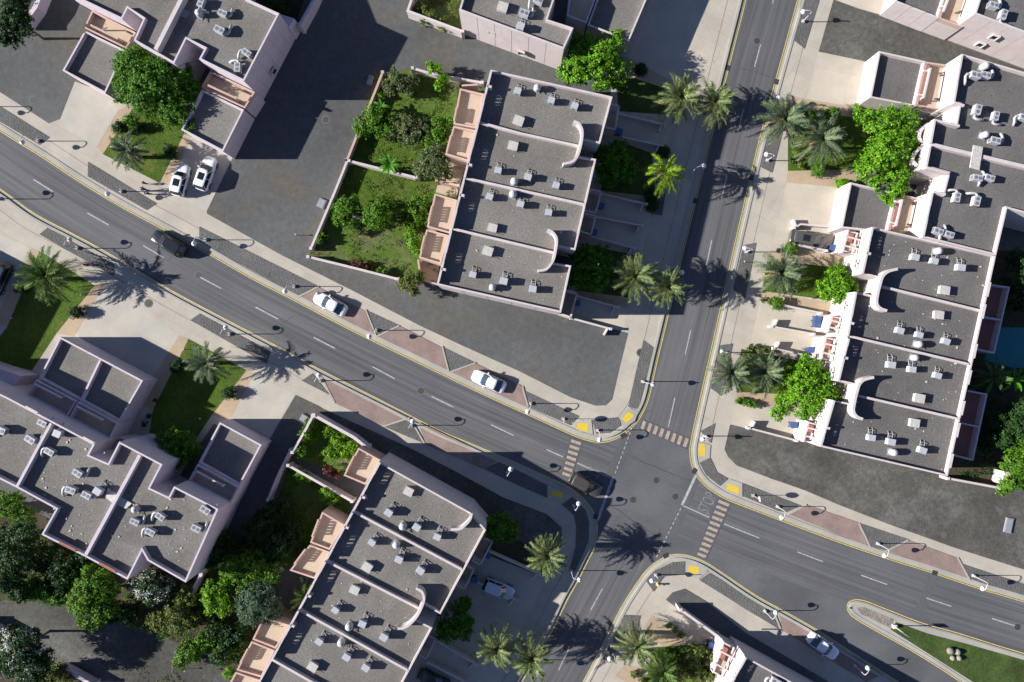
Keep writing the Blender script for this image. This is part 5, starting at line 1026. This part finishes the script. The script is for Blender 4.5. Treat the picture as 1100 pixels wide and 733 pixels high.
# central garden
C_ = [(427, 88, 1.8, [(0, 0, .1, 11), (-8, 6, -.1, 9), (10, 8, -.2, 8), (-4, -8, 0, 8), (16, 0, -.3, 7)], 'olive', 'loose bush in the top corner of the central garden'), (467, 74, 2.0, [(0, 0, 0, 7), (8, 8, -.2, 7), (4, 16, -.4, 6), (-6, -4, -.2, 4)], 'lime', 'bright weed leaning over the top garden wall'),
      (404, 131, 1.9, [(0, 0, .1, 14), (-13, 4, -.1, 11), (14, 4, 0, 12), (-6, -8, 0, 9), (4, 10, -.2, 9)], 'mid', 'wide bush at the left end of the garden hedge'), (440, 138, 1.8, [(0, 0, .1, 14), (14, 2, 0, 13), (-14, 2, 0, 12), (4, 11, -.2, 11), (-6, -10, -.2, 8)], 'olive', 'greyish bush in the middle of the garden hedge'), (472, 140, 1.9, [(0, 0, .1, 13), (9, -6, 0, 11), (4, 13, -.2, 11), (-10, 8, -.1, 11)], 'mid', 'bush at the terrace end of the garden hedge'),
      (465, 176, 2.8, [(0, 0, .2, 16), (8, 6, -.1, 13), (-10, 4, -.2, 11), (4, -14, -.2, 11)], 'olive', 'feathery grey-green tree beside the pink patio'), (371, 224, 2.0, [(0, 0, .2, 12), (-4, 10, -.1, 10), (8, -6, -.1, 9), (6, 14, -.3, 8)], 'mid', 'round bush against the lower left garden wall'),
      (408, 231, 2.3, [(0, 0, .3, 15), (6, -6, 0, 11), (-7, 6, 0, 11)], 'mid', 'large round clipped bush in the middle of the central garden'), (449, 225, 1.8, [(0, 0, .1, 12), (8, -10, 0, 9), (-4, 14, -.2, 9), (10, 10, -.2, 8)], 'mid', 'bush beside the lower pink terrace'), (445, 262, 1.7, [(0, 0, 0, 9), (6, 10, -.1, 8), (-4, -12, -.1, 8)], 'lime', 'yellow-green bush below the lower pink terrace'),
      (441, 302, 2.2, [(0, 0, .1, 9), (8, -4, -.1, 8), (-8, 4, -.3, 7), (4, 10, -.3, 7)], 'weed', 'bush outside the corner of the central garden wall'), (344, 258, 1.0, [(0, 0, 0, 5), (4, -4, -.1, 4)], 'mid', 'small bush in the lower left corner of the central garden'), (409, 292, .8, [(0, 0, 0, 4), (4, 0, 0, 4)], 'mid', 'small bush at the bottom garden wall'), (387, 285, .8, [(0, 0, 0, 5), (8, 2, -.1, 4), (-7, -2, -.1, 4)], 'red', 'dark red bush at the bottom garden wall'), (407, 101, .9, [(0, 0, 0, 4), (2, 3, 0, 3)], 'lime', 'tiny bright shrub at the upper left garden wall'),
      (372, 240, .7, [(0, 0, 0, 6), (14, 8, 0, 6)], 'olive', 'low scrub behind the short wall of the central garden'),
      (352, 505, 1.2, [(0, 0, 0, 6), (8, 6, -.2, 5)], 'red', 'red-leaved shrub beside the thin dividing wall'), (352, 532, 1.6, [(0, 0, .1, 9), (5, 4, -.1, 7)], 'lime', 'round bright bush below the thin dividing wall'), (330, 512, 1.3, [(0, 0, 0, 6), (-6, -2, 0, 6)], 'bright', 'small bright shrub left of the red-leaved one'), (323, 481, 1.4, [(0, 0, 0, 8), (6, -14, 0, 8), (10, -26, 0, 6)], 'mid', 'green shrubs inside the gravel corner wall'), (365, 472, 0.7, [(0, 0, 0, 10), (12, 8, 0, 9), (-12, -8, 0, 8), (0, 14, 0, 8), (-10, 12, 0, 8)], 'lime', 'low yellow-green growth in the sunny lower garden'),
      (460, 20, .8, [(0, 0, 0, 9), (16, 6, 0, 8), (-8, -10, 0, 8)], 'weed', 'low growth in the lawn corner at top centre'), (746, 715, 1.2, [(0, 0, 0, 13), (-16, 6, 0, 11), (16, -8, 0, 11), (18, 12, 0, 11), (2, -16, 0, 10)], 'weed', 'wide flowering shrub beside the bottom edge villa'), (712, 705, .6, [(0, 0, 0, 9), (12, 2, 0, 8)], 'mid', 'low shrub between the palm and the flowering shrub'), (718, 672, .4, [(0, 0, 0, 3), (7, 5, 0, 3), (14, 10, 0, 3)], 'weed', 'narrow hedge strip above the bottom right palms'), (690, 729, .4, [(0, 0, 0, 4), (-8, -4, 0, 4), (8, 4, 0, 4)], 'weed', 'narrow brown hedge strip at the bottom edge'),
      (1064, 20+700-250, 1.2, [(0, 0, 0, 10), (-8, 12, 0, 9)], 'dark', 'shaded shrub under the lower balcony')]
for px, py, hc, bl, mt, lab in C_: tree(px, py, hc, bl, mt, lab, name='shrub' if 'tree' not in lab else 'tree', cat='shrub' if 'tree' not in lab else 'tree', trunk=hc > 1.3, dens=1.1, leaf=.14)
T_ = [(128, 137, 'dark', 'clipped ball shrub at the lawn corner by the left garage'), (146.5, 136.5, 'dark', 'clipped ball shrub above the small palm'), (183, 164, 'dark', 'clipped ball shrub by the parked white cars'), (82, 336, 'dark', 'clipped ball shrub on the sandy path below the left palm'), (23, 309, 'dark', 'clipped ball shrub in shade left of the left palm'), (190, 394, 'dark', 'clipped ball shrub left of the middle palm'), (246, 422, 'dark', 'clipped ball shrub on the sandy path below the middle palm'), (895, 123, 'deep', 'clipped ball shrub right of the big right palms'), (879, 183, 'deep', 'clipped ball shrub below the big right palms'), (688, 75, 'dark', 'shaded ball shrub beside the top centre driveway'), (849, 267, 'mid', 'small bright shrub below the parked van'), (834, 326, 'mid', 'tiny shrub at the white driveway wall end'), (904, 198, 'bright', 'small bright shrub at the corner of the upper right garage'), (699, 210, 'dark', 'dark shrub below the coconut palm'), (700, 222, 'dark', 'dark shrub at the end of a shaded driveway wall'), (713, 164, 'dark', 'dark shrub above the coconut palm')]
for px, py, mt, lab in T_: tree(px, py, .7, [(0, 0, 0, 7), (1, 0, .15, 5.5)], mt, lab, name='topiary_shrub', cat='shrub', trunk=False, dens=4, leaf=.10)
def hedge(pts, r, mt, lab):
    cx, cy = pts[len(pts)//2]; tree(cx, cy, .55, [(a-cx, b-cy, 0, r) for a, b in pts], mt, lab, name='hedge', cat='hedge', trunk=False, dens=2.2, leaf=.11)
hedge([(794, 430), (799, 432), (804, 434), (810, 435)], 4, 'mid', 'trimmed hedge below the right palms above the driveway')
hedge([(806, 373), (812, 375), (818, 376), (826, 377)], 3.5, 'weed', 'ragged hedge along the driveway above the right palms')
hedge([(820, 322), (827, 324), (834, 327)], 2.6, 'weed', 'sparse hedge strip along the sandy path of the right-hand terrace')
hedge([(845, 118+4), (858, 120), (872, 122), (885, 122)], 5, 'mid', 'hedge row behind the big right palms')
hedge([(860, 178), (850, 172), (855, 165)], 3, 'weed', 'low planting at the foot of the big right palms')
hedge([(920, 117), (932, 121), (945, 124)], 5, 'bright', 'bright shrubs against the upper right garage')
hedge([(168, 430), (160, 446), (155, 455)], 3, 'dark', 'dark hedge strip beside the paired garage')

# low growth nobody could count
def ground_cover(name, px, n, mat, leaf, hgt, gap=.45, rs=1):
    rg = random.Random(rs); poly = PP(px); xs = [p[0] for p in poly]; ys = [p[1] for p in poly]; m = MB()
    def inside(x, y):
        c = False
        for i in range(len(poly)):
            a, b = poly[i-1], poly[i]
            if (a[1] > y) != (b[1] > y) and x < (b[0]-a[0])*(y-a[1])/(b[1]-a[1])+a[0]: c = not c
        return c
    from mathutils import noise as mn
    k = 0
    while k < n:
        x, y = rg.uniform(min(xs), max(xs)), rg.uniform(min(ys), max(ys)); k += 1
        if not inside(x, y) or mn.noise(Vector((x*.45, y*.45, rs))) < gap-.45: continue
        for _ in range(6):
            p = Vector((x+rg.gauss(0, .12), y+rg.gauss(0, .12), .14+rg.uniform(.02, hgt)))
            nr = Vector((rg.gauss(0, .7), rg.gauss(0, .7), 1)).normalized(); u = nr.orthogonal().normalized(); a = rg.uniform(0, 6.28); w = nr.cross(u); uu = u*math.cos(a)+w*math.sin(a); ww = nr.cross(uu); q = leaf*rg.uniform(.6, 1.3)
            m.add([p-uu*q, p+ww*q*.5, p+uu*q, p-ww*q*.5], [(0, 1, 2, 3)])
    o = m.build(name, LF[mat]); o['kind'] = 'stuff'
GARD = [(405, 80), (443, 76), (518, 92), (494, 195), (470, 303), (427, 298), (334, 273), (374, 176)]
ground_cover('weeds', GARD, 3600, 'weed', .09, .22, .50, 1); ground_cover('grass_tufts', GARD, 3600, 'mid', .08, .2, .55, 2)
HG = [(-20, 530), (60, 580), (130, 628), (205, 628), (275, 570), (300, 620), (262, 690), (235, 722), (190, 690), (90, 652), (40, 640), (-20, 650)]
ground_cover('undergrowth', HG, 7000, 'deep', .12, .5, .42, 3); ground_cover('undergrowth', HG, 3500, 'weed', .10, .4, .55, 4)
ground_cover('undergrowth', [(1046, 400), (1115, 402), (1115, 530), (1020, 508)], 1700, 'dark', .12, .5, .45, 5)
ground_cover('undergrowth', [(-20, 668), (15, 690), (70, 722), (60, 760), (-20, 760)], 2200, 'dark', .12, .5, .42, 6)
ground_cover('undergrowth', [(311, 503), (372, 538), (332, 615), (284, 600)], 2200, 'deep', .10, .3, .5, 7)
ground_cover('weeds', [(340, 450), (383, 475), (371, 510), (316, 488)], 1800, 'lime', .10, .25, .40, 8)
ground_cover('weeds', [(140, 660), (230, 700), (240, 760), (150, 760), (110, 690)], 900, 'weed', .09, .2, .62, 9)
ground_cover('weeds', [(445, -10), (495, -10), (494, 28), (442, 11)], 900, 'weed', .08, .2, .5, 10)
ground_cover('weeds', [(705, 698), (776, 692), (772, 740), (690, 740)], 1500, 'weed', .09, .25, .45, 11)

# palms
def palm(px, py, h, rad, mat, lab, n=36, droop=1.0, seed_=0, trunk_r=.22):
    rg = random.Random(seed_*13+5); cx, cy = P(px, py, h+.25); t = thing('palm_tree', lab, 'palm tree', (cx, cy, .1), 0, 'palm trees')
    m = MB(); pts = []; rs = []; k = max(6, int(h/.25))
    for i in range(k+1):
        f = i/k; pts.append((.06*math.sin(f*3), .05*f, h*f)); rs.append(trunk_r*(1.25-.35*f)*(1.06 if i % 2 else .92))
    m.tube(pts, rs, 10); m.lathe([(trunk_r*.9, -.5), (trunk_r*1.7, -.1), (trunk_r*1.5, .25), (.08, .5)], cz=h, seg=10); m.build('trunk', M['palmbark'], t, world=False)
    def fronds(m, cnt, e0, e1, lf, lw):
      for i in range(cnt):
        az = i*2.39996 + rg.uniform(-.3, .3); f = i/max(1, cnt-1)
        el = math.radians(e0 + (e1-e0)*f + rg.uniform(-9, 9)); L = rad*lf*1.12*(1.0 if f > .25 else .78)*rg.uniform(.84, 1.12)
        p = Vector((0, 0, h+.2)); seg = 9; side = Vector((-math.sin(az), math.cos(az), 0)); rac = [p.copy()]; dirs = []; tw = rg.uniform(-.25, .25)
        for s in range(seg):
            e = el - droop*(s/seg)*math.radians(62 if el > 0 else 34); a2 = az + tw*s/seg; d = Vector((math.cos(a2)*math.cos(e), math.sin(a2)*math.cos(e), math.sin(e))); dirs.append(d); p = p + d*(L/seg); rac.append(p.copy())
        for s in range(seg):
            a, b = rac[s], rac[s+1]; w = .035*(1-s/seg)+.012; m.add([a-side*w, a+side*w, b+side*w*.8, b-side*w*.8], [(0, 1, 2, 3)])
        for q in range(3, 40):
            ff = q/39*seg; s = min(int(ff), seg-1); fr = ff-s; b = rac[s].lerp(rac[s+1], fr); d = dirs[s]; u = ff/seg
            ll = rad*lw*(math.sin(min(1, .15+u)*math.pi*.80)+.15)
            up = side.cross(d)*(-1 if side.cross(d).z < 0 else 1)
            for sg_ in (-1, 1):
                if rg.random() < .06: continue
                v = (side*sg_*.72 + d*.72 + up*rg.uniform(-.15, .38)).normalized()*ll*rg.uniform(.8, 1.15); wv = d*.034 + up*.01
                m.add([b-wv, b+wv, b+v+wv*.3, b+v-wv*.3+Vector((0, 0, -ll*.15))], [(0, 1, 2, 3)])
    m = MB(); fronds(m, n + (rg.randint(-5, 4) if n > 24 else 0), 72, -26, 1.0, .165); m.build('crown', LF[mat], t, world=False)
    m = MB(); fronds(m, 8, -28, -55, .72, .12); m.build('dry_fronds', LF['dry'], t, world=False)
    t.rotation_euler = (rg.uniform(-.04, .04), rg.uniform(-.04, .04), rg.uniform(-.2, .2)); return t
PALMS = [(50, 297, 3.5, 3.4, 'palmd', 'dark green palm on the left lawn with a wide shadow across the road edge'), (222, 391, 3.2, 2.7, 'palmg', 'greyish palm on the middle lawn beside the lower driveway'), (137, 162, 3.1, 2.4, 'palmg', 'small palm on the bright lawn by the upper left tree'), (730, 105, 4.1, 3.1, 'palm', 'left palm of the pair at the top of the cross street'), (767, 110, 4.1, 2.9, 'palm', 'kerbside palm of the pair at the top of the cross street'), (843, 128, 4.1, 3.3, 'palmg', 'big kerbside palm across the street from the top pair'), (884, 150, 3.9, 3.2, 'palmg', 'big palm on the lawn behind the kerbside one'), (683, 299, 4.0, 3.1, 'palm', 'left palm of the pair below the driveways of the central terrace'), (716, 307, 4.2, 2.6, 'palm', 'kerbside palm of the pair below the driveways of the central terrace'), (838, 293, 3.1, 3.0, 'palmg', 'palm on the small lawn beside the parked van driveway'), (784, 400, 3.1, 2.9, 'palmg', 'kerbside palm above the trimmed hedge'), (821, 401, 2.9, 2.9, 'palmg', 'palm between the bright tree and the kerbside palm'), (587, 598, 4.7, 2.7, 'palm', 'lone palm in the shaded corner below the junction'), (532, 696, 3.9, 2.7, 'palm', 'left palm of the pair at the bottom edge'), (570, 706, 3.9, 2.9, 'palm', 'kerbside palm of the pair at the bottom edge'), (682, 692, 3.6, 2.9, 'palm', 'palm at the corner of the bottom right garden'), (710, 721, 3.2, 2.5, 'palmd', 'palm beside the flowering shrub at the bottom edge')]
for i, a in enumerate(PALMS): palm(*a, seed_=i)
palm(714, 187, 4.6, 3.0, 'coco', 'yellow-green coconut palm in the shaded gardens', 21, 1.6, 91, .14)
palm(328, 640, 2.4, 2.2, 'palmd', 'shaded palm between blue-green tree and bottom terrace', 22, 1.0, 77)
palm(1066, 405, 2.2, 2.4, 'palmd', 'dark palm beside the pool behind the right-hand terrace', 24, 1.0, 78)
def banana(px, py, h, r, lab, n=11, seed_=3):
    rg = random.Random(seed_); cx, cy = P(px, py, h); t = thing('banana_plant', lab, 'banana plant', (cx, cy, .1)); m = MB()
    for i in range(n):
        az = i*2.4+rg.uniform(-.2, .2); el = math.radians(rg.uniform(15, 60)); L = r*rg.uniform(.8, 1.1); p = Vector((0, 0, h*.8)); side = Vector((-math.sin(az), math.cos(az), 0)); row = []
        for s in range(8):
            e = el-s*.16; p = p + Vector((math.cos(az)*math.cos(e), math.sin(az)*math.cos(e), math.sin(e)))*(L/8); w = .22*math.sin(math.pi*(s+.6)/8.4)+.02; row.append((p-side*w+Vector((0, 0, .06)), p.copy(), p+side*w+Vector((0, 0, .06))))
        o = len(m.v); [m.v.extend([tuple(q) for q in rw]) for rw in row]
        for s in range(7): m.f += [(o+s*3, o+s*3+1, o+s*3+4, o+s*3+3), (o+s*3+1, o+s*3+2, o+s*3+5, o+s*3+4)]
    m.build('leaf_crown', LF['banana'], t, world=False); m = MB(); m.tube([(0, 0, 0), (0, 0, h*.82)], [.14, .09], 8); m.build('stem', M['bark'], t, world=False)
banana(419, 177, 2.0, 1.7, 'bright banana plant leaning over the dividing wall'); banana(1090, 407, 2.2, 1.9, 'bright banana plant beside the pool', 12, 8); banana(409, 115, 1.6, 1.1, 'small bright plant with long leaves at the hedge', 9, 5)

# ------------------------------------------------------------------ light, sky, camera
ELEV = math.radians(24.0)
wd = bpy.data.worlds.new('World'); sc.world = wd; wd.use_nodes = True; nt = wd.node_tree
sky = nt.nodes.new('ShaderNodeTexSky'); sky.sky_type = 'NISHITA'; sky.sun_disc = False; sky.sun_elevation = ELEV; sky.sun_rotation = math.radians(-90); sky.altitude = 200; sky.dust_density = 0.3; sky.ozone_density = 2.5; sky.air_density = 1.0
nt.links.new(mix(nt, 1.0, sky.outputs[0], (0.95, 0.90, 1.10), 'MULTIPLY'), nt.nodes['Background'].inputs['Color']); nt.nodes['Background'].inputs['Strength'].default_value = 0.047
sd = bpy.data.lights.new('sun', 'SUN'); sd.energy = 5.0; sd.angle = math.radians(.5); sd.color = (1.0, .965, .92)
so = bpy.data.objects.new('sun', sd); COL.objects.link(so); so.rotation_euler = Vector((math.cos(ELEV), 0, -math.sin(ELEV))).to_track_quat('-Z', 'Y').to_euler(); so.location = (-60, 0, 60)
cd = bpy.data.cameras.new('camera'); cd.sensor_width = 36; cd.lens = 36*CAMH/(1100/S); cd.clip_end = 3000; cd.clip_start = 1
co = bpy.data.objects.new('camera', cd); COL.objects.link(co); co.location = (0, 0, CAMH); co.rotation_euler = (0, 0, 0); sc.camera = co
sc.view_settings.view_transform = 'Standard'; sc.view_settings.look = 'None'; sc.view_settings.exposure = 1.05; sc.view_settings.gamma = 1.0
